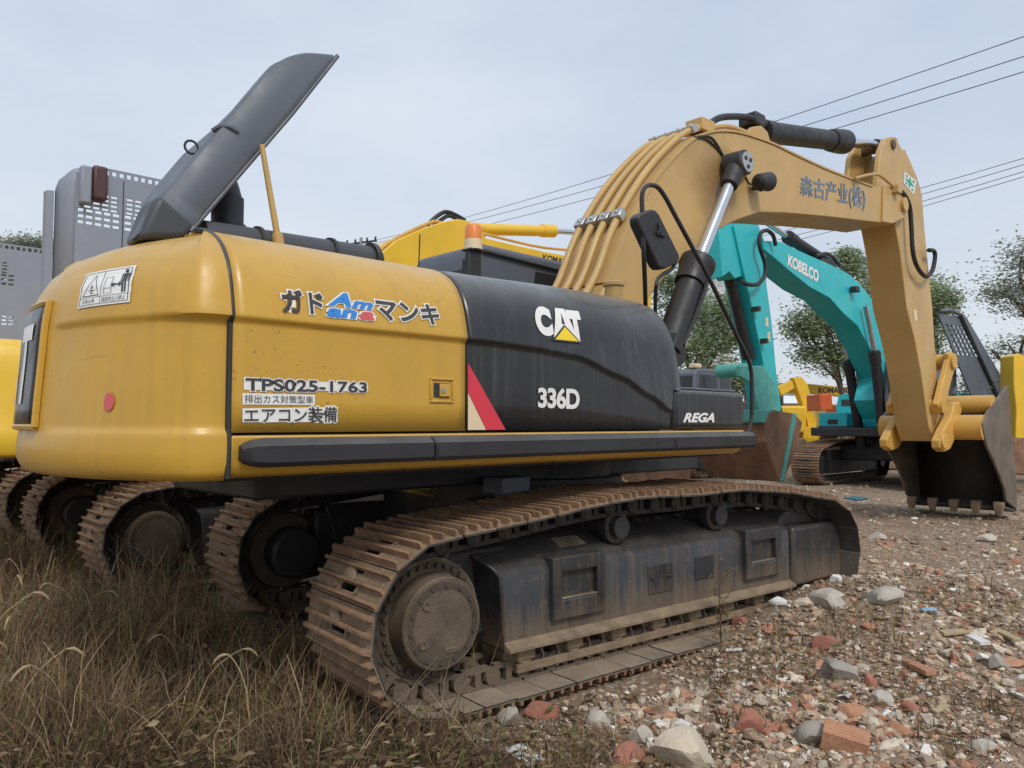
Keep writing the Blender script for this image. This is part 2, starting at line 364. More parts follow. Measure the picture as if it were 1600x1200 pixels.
while cnt < 66000 and tries < 900000:
    tries += 1
    b_ = BEAR + R(rg.uniform(-37, 37)); d_ = 1 / rg.uniform(1 / 16, 1 / 2.6) if rg.random() < .75 else rg.uniform(2.6, 16)
    x = CAM.x + math.cos(b_) * d_; y = CAM.y + math.sin(b_) * d_
    g = grass_dens(x, y)
    if rg.random() > g: continue
    cl = .5 + .9 * noise.noise((x * 1.3, y * 1.3, 7))
    tall = lerp(.10, .42, max(0, min(1, cl))) * (1 if g > .35 else .30)
    if d_ < 3.4: tall *= .6
    if g > .35 and x < -1.6 and y > -1.2: tall *= 1.0 + .4 * smooth(-1.2, .6, y)
    mi = rg.choices(range(6), (3, 4, 4, 2.4, 1.1, 3.2))[0]
    blade(x, y, tall * rg.uniform(.5, 1.5), rg.uniform(.0018, .0048) * (1 + .08 * d_), rg.uniform(0, .8) + (.85 if rg.random() < .5 else 0), rg.uniform(0, 6.28), mi, droop=rg.choice((.1, .3, .6)))
    cnt += 1
# curled dry leaves, stalk scraps and weeds tangled into the grass
n_ = 0
while n_ < 15000:
    b_ = BEAR + R(rg.uniform(-37, 37)); d_ = 1 / rg.uniform(1 / 13, 1 / 2.8); x = CAM.x + math.cos(b_) * d_; y = CAM.y + math.sin(b_) * d_
    g = grass_dens(x, y)
    if rg.random() > g: continue
    n_ += 1; l = rg.uniform(.008, .030) * (1 + .06 * d_); c = Vector((x, y, gz(x, y) + rg.uniform(.0, .30) ** 1.3 * (1 if g > .35 else .3))); Rt = Matrix.Rotation(rg.uniform(0, 6.28), 3, 'Z') @ Matrix.Rotation(rg.uniform(-1.4, 1.4), 3, 'X')
    w_ = l * rg.uniform(.15, .5); gr.add([c + Rt @ Vector(v) for v in ((-l, 0, 0), (0, -w_, l * .25), (l, 0, rg.uniform(-.4, .4) * l), (0, w_, l * .1))], [(0, 1, 2), (0, 2, 3)], rg.choices(range(6), (3, 4, 4, 1.6, .8, 4))[0])
# long bent stalks leaning across the rest
n_ = 0
while n_ < 420:
    b_ = BEAR + R(rg.uniform(-2, 37)); d_ = rg.uniform(3.2, 7); x = CAM.x + math.cos(b_) * d_; y = CAM.y + math.sin(b_) * d_
    if grass_dens(x, y) < .4: continue
    n_ += 1; blade(x, y, rg.uniform(.4, .85), rg.uniform(.0018, .0034), rg.uniform(.3, 1.15), rg.uniform(0, 6.28), rg.choice((0, 0, 4, 4, 1, 3)), seg=7, droop=.22)
# lying stalks scattered over the rubble
n_ = 0
while n_ < 5200:
    b_ = BEAR + R(rg.uniform(-37, 10)); d_ = 1 / rg.uniform(1 / 15, 1 / 3.0); x = CAM.x + math.cos(b_) * d_; y = CAM.y + math.sin(b_) * d_
    u, v = toU(x, y)
    if (abs(v) < 1.75 and abs(u) < 2.4) or noise.noise((x * .9, y * .9, 21)) < -.12: continue
    n_ += 1; blade(x, y, rg.uniform(.03, .13), rg.uniform(.0010, .0022) * (1 + .08 * d_), rg.uniform(1.1, 1.65), rg.uniform(0, 6.28), rg.choices(range(6), (4, 3, 3, .6, 2, 2))[0], seg=3, droop=.15)
# foxtail seed heads on taller stalks
for i in range(16):
    for _ in range(60):
        b_ = BEAR + R(rg.uniform(8, 36)); d_ = rg.uniform(3.6, 9); x = CAM.x + math.cos(b_) * d_; y = CAM.y + math.sin(b_) * d_
        if grass_dens(x, y) > .45: break
    else: continue
    z = gz(x, y); h = rg.uniform(.3, .62); az = rg.uniform(0, 6.28); ln = rg.uniform(.1, .3)
    p = [Vector((x, y, z)), Vector((x + math.cos(az) * ln * .3, y + math.sin(az) * ln * .3, z + h * .7)), Vector((x + math.cos(az) * ln, y + math.sin(az) * ln, z + h)), Vector((x + math.cos(az) * (ln + .07), y + math.sin(az) * (ln + .07), z + h - .03))]
    gr.tube(p, .0022, 4, 4, smooth=3)
    hd = rg.uniform(.03, .09); gr.tube([p[-2], p[-2].lerp(p[-1], .6) + Vector((0, 0, .008)), p[-1] + Vector((math.cos(az) * .01, math.sin(az) * .01, -.02))], lambda t: .0055 * math.sin(math.pi * min(.97, t * .9 + .08)) + .001, 6, 4, smooth=4)
go = gr.build('dry_grass', STRAW, recalc=False, flat=True)
tag(go, 'dry brown weedy grass growing behind and under the machines', 'grass', kind='stuff')

RCOL = [(.46, .385, .295), (.60, .52, .41), (.34, .255, .18), (.37, .175, .11), (.46, .26, .155), (.26, .18, .125), (.75, .72, .67), (.42, .31, .215)]
RM = [M('rubble_%d' % i, c, .9, var=.3, scale=14, bump=.4, bscale=50) for i, c in enumerate(RCOL)]
ICO_V = []; ICO_F = []
_b = bmesh.new(); bmesh.ops.create_icosphere(_b, subdivisions=1, radius=1)
for i, v in enumerate(_b.verts): v.index = i; ICO_V.append(v.co.copy())
ICO_F = [tuple(v.index for v in f.verts) for f in _b.faces]; _b.free()
_b = bmesh.new(); bmesh.ops.create_icosphere(_b, subdivisions=3, radius=1)
IC3_V = []
for i, v in enumerate(_b.verts): v.index = i; IC3_V.append(v.co.copy())
IC3_F = [tuple(v.index for v in f.verts) for f in _b.faces]; _b.free()
def rock(rn, size, fine=False, cuts=7, rough=.05):
    """an angular stone: a ball cut by random planes"""
    V = IC3_V if fine else ICO_V; pl = []
    for _ in range(cuts):
        n = Vector((rn.gauss(0, 1), rn.gauss(0, 1), rn.gauss(0, 1))).normalized(); pl.append((n, rn.uniform(.45, .8)))
    o = []; ph = rn.uniform(0, 50)
    for v in V:
        p = v.copy()
        for n, d in pl:
            k = p.dot(n)
            if k > d: p -= n * (k - d)
        if fine: p *= 1 + rough * noise.noise(p * 3.1 + Vector((ph, 0, 0))) + rough * .5 * noise.noise(p * 9 + Vector((ph, 0, 0)))
        else: p *= rn.uniform(.82, 1.1)
        o.append(Vector((p.x * size[0], p.y * size[1], p.z * size[2])))
    return o
def rrot(rn, tilt=.5): return Matrix.Rotation(rn.uniform(0, 6.28), 3, 'Z') @ Matrix.Rotation(rn.uniform(-tilt, tilt), 3, 'X') @ Matrix.Rotation(rn.uniform(-tilt, tilt), 3, 'Y')
rb = MB(); rr = random.Random(5)
def rub_dens(x, y):
    u, v = toU(x, y); n = .55 + .8 * noise.noise((x * .6, y * .6, 15)) + .5 * noise.noise((x * 1.9, y * 1.9, 4))
    r = smooth(-2.2, -.4, u + (-.6 * (v + 2.2)))
    if abs(v) < 1.7 and u < .4 and u > -2.4: r *= .06
    return r * (.10 + .90 * max(0, min(1, n * 1.25 - .15)))
cnt = 0; tries = 0
while cnt < 19000 and tries < 400000:
    tries += 1
    b_ = BEAR + R(rr.uniform(-37, 8)); d_ = 1 / rr.uniform(1 / 24, 1 / 3.0)
    x = CAM.x + math.cos(b_) * d_; y = CAM.y + math.sin(b_) * d_
    if rr.random() > rub_dens(x, y): continue
    s = rr.choice((.006, .008, .010, .014, .019)) * rr.uniform(.7, 1.4) * (1 + d_ * .045) * (1.8 if rr.random() < .05 else 1)
    Rt = rrot(rr, .5); sz = (s * rr.uniform(.9, 1.7), s * rr.uniform(.7, 1.2), s * rr.uniform(.35, .75)); c = Vector((x, y, gz(x, y) + sz[2] * .3))
    mi = rr.choices(range(8), (2.6, 2.1, 2.6, 1.1, .8, 3.0, .9, 4))[0]
    rb.add([Rt @ p + c for p in rock(rr, sz, cuts=5)], ICO_F, mi); cnt += 1
# broken brick and concrete lying in clumps
cnt = 0
while cnt < 900:
    b_ = BEAR + R(rr.uniform(-37, 4)); d_ = 1 / rr.uniform(1 / 20, 1 / 3.2); x = CAM.x + math.cos(b_) * d_; y = CAM.y + math.sin(b_) * d_
    u, v = toU(x, y)
    if rub_dens(x, y) < .3 or (abs(v) < 1.75 and abs(u) < 2.5) or noise.noise((x * 1.1, y * 1.1, 33)) + .35 * noise.noise((x * 3, y * 3, 8)) < .12: continue
    s = rr.uniform(.018, .055) * (1 + d_ * .03); Rt = rrot(rr, .6); mi = rr.choices(range(8), (3, 3, 1.5, 3, 2, 1, 1.2, 2))[0]
    sz = (s * rr.uniform(.8, 1.5), s * rr.uniform(.6, 1.0), s * rr.uniform(.3, .7)); c = Vector((x, y, gz(x, y) + sz[2] * rr.uniform(.1, .5)))
    rb.add([Rt @ p + c for p in rock(rr, sz, cuts=6)], ICO_F, mi); cnt += 1
tag(rb.build('rubble', RM, recalc=False, flat=True), 'small broken stone and brick chips covering the ground', 'rubble', kind='stuff')

# single larger pieces one can point to in the photograph
def stone(name, lab, cat, px, py, wpx, mat, hr=.6, ar=.7, seed=1, tilt=.3, cuts=9, sink=.25, group=None):
    p = at(px, py, z=0.0); 
    for _ in range(4): p = at(px, py, z=gz(p.x, p.y))
    dep = (p - CAM).dot(FWD); wdt = wpx / F * dep / 2; rn = random.Random(seed)
    Rt = Matrix.Rotation(BEAR - R(90) + rn.uniform(-.4, .4), 3, 'Z') @ Matrix.Rotation(rn.uniform(-tilt, tilt), 3, 'Y')
    sz = (wdt * 1.3, wdt * ar * 1.3, wdt * hr * 1.3)
    b = MB(); b.add([Rt @ q for q in rock(rn, sz, True, cuts)], IC3_F)
    o = b.build(name, mat, angle=24); o.location = (p.x, p.y, gz(p.x, p.y) + sz[2] * (.62 - sink)); tag(o, lab, cat, group); return o
CREAM, PALE, CONC, BRK, TERR, WHS, BRN = (M(n_, c_, .9, var=.16, scale=9, bump=.5, bscale=38, spots=.2, pcol=(.2, .15, .1)) for n_, c_ in (
    ('cream_rock', (.55, .47, .36)), ('pale_concrete', (.46, .42, .36)), ('grey_concrete', (.33, .30, .26)), ('red_brick', (.34, .145, .10)), ('terracotta', (.46, .24, .14)), ('white_plaster', (.72, .71, .69)), ('brown_stone', (.22, .15, .11))))
for a in [
    ('rock', 'large cream rock with a pointed top at the bottom edge', 'rock', 1062, 1196, 92, CREAM, .75, .8, 3),
    ('rock', 'big pale oval rock lying amid the chips right of the tracks', 'rock', 1378, 990, 52, PALE, .5, .8, 4),
    ('rock', 'pale rock heap piece against the front end of the track frame', 'rock', 1296, 942, 50, PALE, .7, .8, 6),
    ('rock', 'cream wedge shaped rock just left of the pale heap by the track', 'rock', 1258, 966, 30, CREAM, .55, .6, 7),
    ('plaster_lump', 'bright white plaster lump under the middle of the track guard', 'plaster', 1218, 944, 30, WHS, .6, .7, 8),
    ('plaster_lump', 'small white plaster lump at the corner of the track front', 'plaster', 1303, 908, 20, WHS, .7, .8, 9),
    ('brick_piece', 'upright red brick shard standing in dry grass at the bottom', 'brick', 1168, 1145, 40, BRK, 1.1, .5, 10),
    ('brick_piece', 'red brick half with a mossy grey side in mid rubble', 'brick', 1290, 1026, 34, BRK, .7, .7, 11),
    ('brick_piece', 'orange brick chunk with squared top near the bottom right', 'brick', 1330, 1120, 34, TERR, .85, .8, 12),
    ('brick_piece', 'flat orange brick chunk right of the squared orange one', 'brick', 1410, 1146, 32, TERR, .6, .8, 13),
    ('brick_piece', 'reddish brick chunk beside the round greenish rock', 'brick', 1423, 1112, 24, BRK, .8, .8, 14),
    ('rock', 'round greenish white rock between two brick chunks', 'rock', 1377, 1101, 30, PALE, .85, .9, 15),
    ('brick_piece', 'narrow upright orange red brick in the middle of the dirt', 'brick', 1363, 1072, 20, BRK, 1.2, .8, 16),
    ('rock', 'wide grey mossy rock left of the narrow upright brick', 'rock', 1312, 1060, 62, CONC, .5, .7, 17),
    ('brick_piece', 'long red brick lying flat below the near track shoes', 'brick', 850, 1120, 56, BRK, .45, .6, 18),
    ('rock', 'grey knobbly rock left of the long red brick', 'rock', 797, 1130, 34, CONC, .9, .8, 19),
    ('rock', 'pale flat rock above the white shard pile', 'rock', 940, 1130, 44, PALE, .6, .8, 20),
    ('brick_piece', 'rusty brick with a white edge at the bottom beside shards', 'brick', 772, 1182, 60, BRN, .5, .7, 21),
    ('brick_piece', 'red brick end sticking up left of the cream rock', 'brick', 985, 1192, 52, BRK, .7, .7, 22),
    ('rock', 'cream stone lump close above the red brick end', 'rock', 1000, 1160, 36, PALE, .85, .8, 23),
    ('rock', 'dull olive rock left of the hollow brick', 'rock', 1275, 1160, 48, CONC, .75, .8, 24),
    ('rock', 'rounded grey rock near the far right edge above bricks', 'rock', 1560, 1052, 32, CONC, .8, .8, 25),
    ('rock', 'pale angular rock low in the right corner', 'rock', 1536, 1170, 36, PALE, .55, .7, 26),
    ('rock', 'white tapered stone lower left in the dry grass', 'rock', 62, 942, 44, PALE, .5, .7, 27),
    ('brick_piece', 'small red brick stub beside the upright weed by the track', 'brick', 1156, 975, 20, BRK, .9, .8, 28),
    ('brick_piece', 'orange red brick slab along the right edge of the yard', 'brick', 1580, 1044, 40, TERR, .45, .6, 29),
    ('rock', 'flat tan rock at the foot of the bucket teeth', 'rock', 1545, 846, 34, PALE, .4, .6, 30),
    ('rock', 'cream flat rock in the open ground behind the track', 'rock', 1372, 842, 28, PALE, .5, .7, 31),
]:
    stone(*a[:7], hr=a[7], ar=a[8], seed=a[9])
# lying strips, shards and the hollow brick
def onground(px, py):
    p = at(px, py, z=0.0)
    for _ in range(4): p = at(px, py, z=gz(p.x, p.y))
    return p
def plank(lab, cat, p0, p1, wd, th, mat, name):
    a = onground(*p0); b = onground(*p1); d = b - a; L_ = d.length; m = MB()
    n = 6; rows = []
    for i in range(n + 1):
        t = i / n - .5; k = wd / 2 * (1 - .06 * math.sin(i * 2.1)); rows.append([(t * L_, -k, 0), (t * L_ + .01, k, 0), (t * L_ + .01, k, th), (t * L_, -k, th)])
    m.grid(rows, closed=True); m.f += [(0, 1, 2, 3), (4 * n, 4 * n + 1, 4 * n + 2, 4 * n + 3)]; m.m += [0, 0]
    o = m.build(name, mat, bevel=.003); c = (a + b) / 2; o.location = (c.x, c.y, max(gz(c.x, c.y), (gz(a.x, a.y) + gz(b.x, b.y)) / 2) + .012)
    o.rotation_euler = (R(6), 0, math.atan2(d.y, d.x)); tag(o, lab, cat); return o
WOOD = M('weathered_wood', (.42, .33, .20), .85, var=.2, scale=6, bump=.3)
plank('short tan wood slat beside a white plaster shard', 'wood slat', (1472, 1032), (1516, 1014), .055, .02, WOOD, 'wood_slat')
plank('long grey tan wood slat lying at the right edge', 'wood slat', (1552, 992), (1590, 1020), .05, .018, WOOD, 'wood_slat')
plank('orange tile strip lying in open dirt on the right', 'tile', (1418, 1052), (1455, 1066), .06, .03, TERR, 'tile_strip')
plank('thin pale stick lying across dirt above the orange strip', 'stick', (1436, 1034), (1482, 1052), .014, .012, PALE, 'stick_piece')
plank('small pale wood chip near the lower right', 'wood slat', (1458, 1118), (1480, 1108), .04, .015, WOOD, 'wood_slat')
plank('white bone shaped stick below the track middle', 'stick', (1132, 1024), (1158, 1018), .018, .015, WHS, 'stick_piece')
plank('white plastic shard at the end of the tan slat', 'plastic', (1516, 1020), (1540, 1028), .06, .025, WHS, 'plastic_shard')
plank('torn white board shard standing near the bottom edge', 'plastic', (800, 1172), (836, 1198), .09, .012, WHS, 'plastic_shard')
plank('white folded sheet shard next to the rusty brick', 'plastic', (735, 1164), (762, 1166), .06, .012, WHS, 'plastic_shard')
plank('white corner shard leaning by the cream rock', 'plastic', (1056, 1132), (1082, 1146), .06, .014, WHS, 'plastic_shard')
CYAN = M('pale_blue_plastic', (.28, .42, .55), .5, var=.1)
plank('pale blue plastic scrap in the chips right of the big oval rock', 'plastic', (1440, 968), (1462, 974), .05, .012, CYAN, 'plastic_shard')
plank('teal plastic scrap on the ground left of the main bucket', 'plastic', (1326, 778), (1348, 782), .25, .02, M('dull_teal_plastic', (.03, .16, .20), .6), 'plastic_shard')
def hollow_brick():
    p = onground(1318, 1168); m = MB(); L_, W_, H_ = .20, .11, .095
    # a ribbed clay block with three open cells seen at its end
    y0 = -W_ / 2; t = .012
    m.bx(-L_ / 2, L_ / 2, y0, y0 + W_, 0, t); m.bx(-L_ / 2, L_ / 2, y0, y0 + W_, H_ - t, H_)
    for k in range(4):
        yy = y0 + k * (W_ - t) / 3; m.bx(-L_ / 2 + .001, L_ / 2 - .001, yy, yy + t, t, H_ - t)
    for k in range(5): m.cyl((-L_ / 2, y0 + .012 + k * .0215, H_), (L_ / 2, y0 + .012 + k * .0215, H_), .005, n=6)
    o = m.build('hollow_brick', TERR, bevel=.003); o.location = (p.x, p.y, gz(p.x, p.y) - .005); o.rotation_euler = (R(14), R(10), BEAR - R(115))
    tag(o, 'ribbed hollow terracotta brick fragment at the bottom right of centre', 'brick')
hollow_brick()
# a dead weed in front of the track guard and one by the rear tracks
def weed(lab, px, py, h, seed):
    p = onground(px, py); rn = random.Random(seed); root = thing('dead_weed', lab, 'weed', (p.x, p.y, gz(p.x, p.y) - .02))
    s = MB(); lv = MB(); pth = [(0, 0, 0), (.01, .01, h * .3), (-.015, .0, h * .65), (.0, .015, h)]
    s.tube(pth, lambda t: .006 * (1 - t * .7), 6, smooth=5)
    for i in range(34):
        z = h * rn.uniform(.12, 1); a = rn.uniform(0, 6.28); l = rn.uniform(.02, .11) * (1.1 - .4 * z / h)
        e = Vector((math.cos(a) * l, math.sin(a) * l, z + l * rn.uniform(-.3, .9))); s.tube([(0, 0, z), e], .002, 4)
        for k in range(3):
            c = e + Vector((rn.uniform(-.02, .02), rn.uniform(-.02, .02), rn.uniform(-.02, .02))); q = rrot(rn, 1.5); w_ = rn.uniform(.008, .018)
            lv.add([c + q @ Vector(v) for v in ((-w_, 0, 0), (0, -w_ * .5, .004), (w_, 0, 0), (0, w_ * .5, .004))], [(0, 1, 2, 3)])
    s.build('stem', STRAW[2], root); lv.build('leaves', STRAW[1], root, flat=True, recalc=False)
weed('tall dried weed standing in front of the near track guard', 1127, 1012, .62, 3)
weed('dark dead weed standing before the middle row rear sprocket', 372, 905, .85, 8)
weed('dead purple brown weed left of the rear sprockets', 262, 905, .75, 9)
# ------------------------------------------------------------------ crawler undercarriage (shared by every machine)
def track_path():
    P = []
    for k in range(25):
        a = R(270 - k * 180 / 24); P.append((-1.83 + .452 * math.cos(a), .487 + .452 * math.sin(a)))
    P += [(-1.3, .985), (-.85, 1.035), (-.39, 1.062), (.1, 1.045), (.64, 1.058), (1.25, 1.0)]
    for k in range(25):
        a = R(90 - k * 180 / 24); P.append((1.78 + .44 * math.cos(a), .475 + .44 * math.sin(a)))
    P += [(1.0, .035), (0, .035), (-1.0, .035)]
    return P
def resample(P, n):
    P = P + [P[0]]; L_ = [0]
    for a, b in zip(P, P[1:]): L_.append(L_[-1] + math.hypot(b[0] - a[0], b[1] - a[1]))
    o = []
    for i in range(n):
        s = L_[-1] * i / n; k = max(j for j in range(len(P) - 1) if L_[j] <= s); t = (s - L_[k]) / max(1e-9, L_[k + 1] - L_[k])
        o.append((lerp(P[k][0], P[k + 1][0], t), lerp(P[k][1], P[k + 1][1], t)))
    return o
NSH = 47
TP = resample(track_path(), NSH)
def shoe_frames():
    o = []
    for i in range(NSH):
        a = TP[i]; b = TP[(i + 1) % NSH]; dx, dz = b[0] - a[0], b[1] - a[1]; l = math.hypot(dx, dz); dx /= l; dz /= l
        nxn, nzn = -dz, dx                        # path runs clockwise from the rear: outward is left of travel
        o.append(((a[0] + b[0]) / 2, (a[1] + b[1]) / 2, dx, dz, nxn, nzn))
    return o
SF = shoe_frames()
def shoe_mb(m, jitter=None, W=.355):
    h = .1015
    m.bx(-h, h, -W, -.075, -.005, 0); m.bx(-h, h, .075, W, -.005, 0); m.bx(-h, h, -W, -.075, -.016, -.0051, 2); m.bx(-h, h, .075, W, -.016, -.0051, 2)
    for x0, x1 in ((-h, -.055), (-.015, .045), (.085, h)): m.bx(x0, x1, -.075, .075, -.0131, -.0001)
    for xc, hh in ((-.082, .038), (-.006, .033), (.072, .035)):
        pr_ = [(xc - .014, 0), (xc - .007, hh), (xc + .007, hh), (xc + .014, 0)]
        vs = []
        for y, cutz in ((-W + .004, 0), (-W + .022, 1), (W - .022, 1), (W - .004, 0)):
            vs.append([(p[0], y, p[1] * (1 if cutz else .8)) for p in pr_])
        m.grid(vs, 1); n0 = len(m.v)
        m.f += [tuple(n0 - 16 + i for i in (0, 1, 2, 3)), tuple(n0 - 4 + i for i in (0, 1, 2, 3))]; m.m += [1, 1]
    for x_ in (-.045, .06):
        for y_ in (-.115, .115): m.cyl((x_, y_, -.004), (x_, y_, .012), .013, n=6)
SHOE_MESH = []
for k_ in range(3):
    mm_ = MB(); shoe_mb(mm_)
    if k_ == 1:   # a shoe with a clod of dried mud stuck to it
        mm_.add([Vector((p.x * .05 + .03, p.y * .09 + .02, p.z * .028 + .005)) for p in rock(random.Random(4), (1, 1, 1))], ICO_F)
    if k_ == 2:
        mm_.add([Vector((p.x * .035 - .04, p.y * .05 - .12, p.z * .022 + .006)) for p in rock(random.Random(9), (1, 1, 1))], ICO_F)
    SHOE_MESH.append(mm_)
def shoe_matrix(i, yc):
    x, z, dx, dz, nx_, nz_ = SF[i]
    return Matrix(((dx, 0, nx_, x), (0, 1, 0, yc), (dz, 0, nz_, z), (0, 0, 0, 1)))
_shoe_data = []
def shoe_data():
    if not _shoe_data:
        for mm_ in SHOE_MESH:
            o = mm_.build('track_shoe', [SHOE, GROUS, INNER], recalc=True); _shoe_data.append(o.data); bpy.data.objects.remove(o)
    return _shoe_data
def track(par, rot, yc, individual, sd):
    """link chain as one mesh; the shoes bolted to it are sub-parts"""
    m = MB()
    for i in range(NSH):
        Mx = shoe_matrix(i, yc)
        for s in (-1, 1):
            y = s * .105
            q = MB()
            q.bx(-.125, .125, y - .022, y + .022, -.135, -.108); q.bx(-.115, .115, y - .03, y + .03, -.035, -.013)
            for xx in (-.10, -.012, .085): q.bx(xx - .02, xx + .02, y - .0215, y + .0215, -.109, -.034)
            q.cyl((-.107, y - .034, -.078), (-.107, y + .034, -.078), .05, n=12)
            m.add([Mx @ Vector(v) for v in q.v], q.f)
        q = MB(); q.cyl((-.107, -.1, -.078), (-.107, .1, -.078), .03, n=10); m.add([Mx @ Vector(v) for v in q.v], q.f)
        if not individual:
            q = MB(); shoe_mb(q); k0 = len(m.m); m.add([Mx @ Vector(v) for v in q.v], q.f); m.m[k0:] = [a + 1 for a in q.m]
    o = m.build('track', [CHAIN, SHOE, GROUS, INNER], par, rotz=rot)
    if individual:
        rn = random.Random(sd)
        for i in range(NSH):
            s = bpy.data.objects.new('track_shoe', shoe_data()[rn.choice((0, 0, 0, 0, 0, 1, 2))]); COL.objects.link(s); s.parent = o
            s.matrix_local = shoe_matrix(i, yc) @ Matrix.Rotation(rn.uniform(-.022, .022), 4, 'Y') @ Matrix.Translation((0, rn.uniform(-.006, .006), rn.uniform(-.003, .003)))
    return o
def ring_of(m, c, y, r, n, rb_, ht, s, seg=6):
    rows = []
    for k in range(40):
        a = 2 * math.pi * k / 40; rows.append([(c[0] + q * math.cos(a), y + s * h_, c[1] + q * math.sin(a)) for q, h_ in ((r - rb_ * 1.3, -.004), (r - rb_ * 1.3, .003), (r + rb_ * 1.3, .003), (r + rb_ * 1.3, -.004))])
    m.grid(rows + [rows[0]], closed=True)
    for k in range(n):
        a = 2 * math.pi * (k + .3) / n; x, z = c[0] + r * math.cos(a), c[1] + r * math.sin(a); m.cyl((x, y, z), (x, y + s * ht, z), rb_, n=seg)
def undercarriage(par, rot, individual=(True, True), full=True, frame=FRM, gauge=1.295, shift=0):
    for s, ind in ((-1, individual[0]), (1, individual[1])):
        first = set(bpy.data.objects)
        yc = s * gauge; Y = lambda a: yc + s * (a - 1.295)        # Y(1.5): measured outward like the right side seen in the photo
        track(par, rot, yc, ind, 3 if s < 0 else 4)
        # track frame: a long box with sloped top, a lower flange, drop ended
        prof = [(1.0, .25), (1.475, .25), (1.475, .66), (1.44, .71), (1.15, .84), (1.0, .85)]
        m = MB(); rows = []
        for x in (-1.35, 1.46):
            rows.append([(x - (.26 * max(0, (z - .62) / .3) if x < 0 else .0), Y(y), z) for y, z in prof])
        m.grid(rows, closed=True); n = len(prof); m.f += [tuple(range(n)), tuple(range(2 * n - 1, n - 1, -1))]; m.m += [0, 0]
        fr = m.build('track_frame', frame, par, bevel=.012, rotz=rot)
        MB().prism([(Y(1.474), .248), (Y(1.53), .245), (Y(1.53), .268), (Y(1.492), .285), (Y(1.474), .30)], -1.36, 1.46, axis='x').build('frame_flange', MUD, fr, bevel=.004)
        if full:
            for x0, x1 in ((-1.03, -.60), (.84, 1.29)):            # two stepped foot pockets
                k = MB(); y0, y1 = Y(1.40), Y(1.515); z0, z1 = .37, .73; t = .07
                k.bx(x0, x0 + t, y0, y1, z0, z1); k.bx(x1 - t, x1, y0, y1, z0, z1); k.bx(x0 + t, x1 - t, y0, y1, z0, z0 + .11); k.bx(x0 + t, x1 - t, y0, y1, z1 - .09, z1)
                k.bx(x0 + t, x1 - t, y0, Y(1.478), z0 + .1, z1 - .08)
                k.build('step_pocket', frame, fr, bevel=.008)
                k = MB(); k.bx(x0 + t + .002, x1 - t - .002, Y(1.479), Y(1.512), z0 + .111, z0 + .124); k.build('step_tread', WORN, fr, bevel=.005)
            k = MB(); k.bx(-.18, .06, Y(1.476), Y(1.482), .40, .585); k.cyl((-.14, Y(1.47), .5), (-.14, Y(1.494), .5), .014, n=8); k.cyl((.02, Y(1.47), .5), (.02, Y(1.494), .5), .014, n=8); k.build('cover_plate', frame, fr, bevel=.004)
            k = MB(); k.bx(.30, .50, Y(1.476), Y(1.481), .43, .59); k.build('grease_hatch', DRK, fr, bevel=.004)
            k = MB()
            k.box((-.72, Y(1.30), .775), (.22, .10, .008), Matrix.Rotation(-s * .42, 3, 'X')); k.build('worn_patch', MUD, fr)
        # guard over the idler at the front
        m = MB(); m.prism([(1.475, .24), (2.17, .24), (2.2, .30), (2.2, .62), (2.12, .70), (1.475, .70)], Y(1.12), Y(1.5)); m.build('idler_guard', frame, par, bevel=.03, rotz=rot)
        m = MB(); m.prism([(1.36, .69), (2.14, .69), (1.98, .90), (1.66, .90)], Y(1.14), Y(1.40)); m.build('idler_guard_top', frame, par, bevel=.02, rotz=rot)
        m = MB(); m.lathe((1.78, Y(1.20), .475), (0, s, 0), [(0, .27), (.0, .345), (.04, .345), (.05, .30), (.14, .30), (.15, .345), (.19, .345), (.19, .27)], 32); m.build('idler', HUB, par, rotz=rot)
        # sprocket with teeth and the final drive
        m = MB(); q = []
        for k in range(22):
            a0 = 2 * math.pi * k / 22
            for da, rr_ in ((0, .315), (.08, .325), (.115, .375), (.17, .375), (.205, .325)): q.append((-1.83 + rr_ * math.cos(a0 + da), .487 + rr_ * math.sin(a0 + da)))
        m.prism(q, Y(1.27), Y(1.32)); sp = m.build('sprocket', HUB, par, rotz=rot)
        m = MB(); ring_of(m, (-1.81, .487), Y(1.417), .279, 32, .015, .022, s); m.build('sprocket_bolts', HUBD, sp)
        m = MB(); m.lathe((-1.81, Y(1.0), .487), (0, s, 0), [(.16, .29), (.26, .29), (.28, .318), (.405, .318), (.415, .308), (.417, .248), (.525, .236), (.54, .236), (.548, .228)], 48)
        fd = m.build('final_drive', HUB, par, rotz=rot)
        m = MB(); c = (-1.81, .487); m.lathe((-1.81, Y(1.54), .487), (0, s, 0), [(0, .222), (.012, .218), (.0125, .05)], 48)
        m.build('drive_cover', HUB, fd)
        m = MB(); ring_of(m, c, Y(1.5525), .195, 14, .0125, .010, s); m.build('cover_bolts', HUBD, fd)
        for a, r_ in ((2.35, .15), (3.75, .15)): MB().lathe((c[0] + r_ * math.cos(a), Y(1.55), c[1] + r_ * math.sin(a)), (0, s, 0), [(0, .024), (.012, .024), (.012, .014), (.005, .014)], 12).build('drain_plug', HUB, fd)
        MB().bx(c[0] + .01, c[0] + .09, Y(1.55), Y(1.558), c[1] - .155, c[1] - .125).build('cast_mark', HUB, fd, bevel=.004)
        m = MB()                                                     # cast bracket and motor guard behind the drive
        m.bx(-1.62, -1.2, Y(1.02), Y(1.30), .3, .8); m.cyl((-1.80, Y(.95), .487), (-1.80, Y(1.16), .487), .20, n=28); m.build('drive_bracket', DRK, par, bevel=.03, rotz=rot)
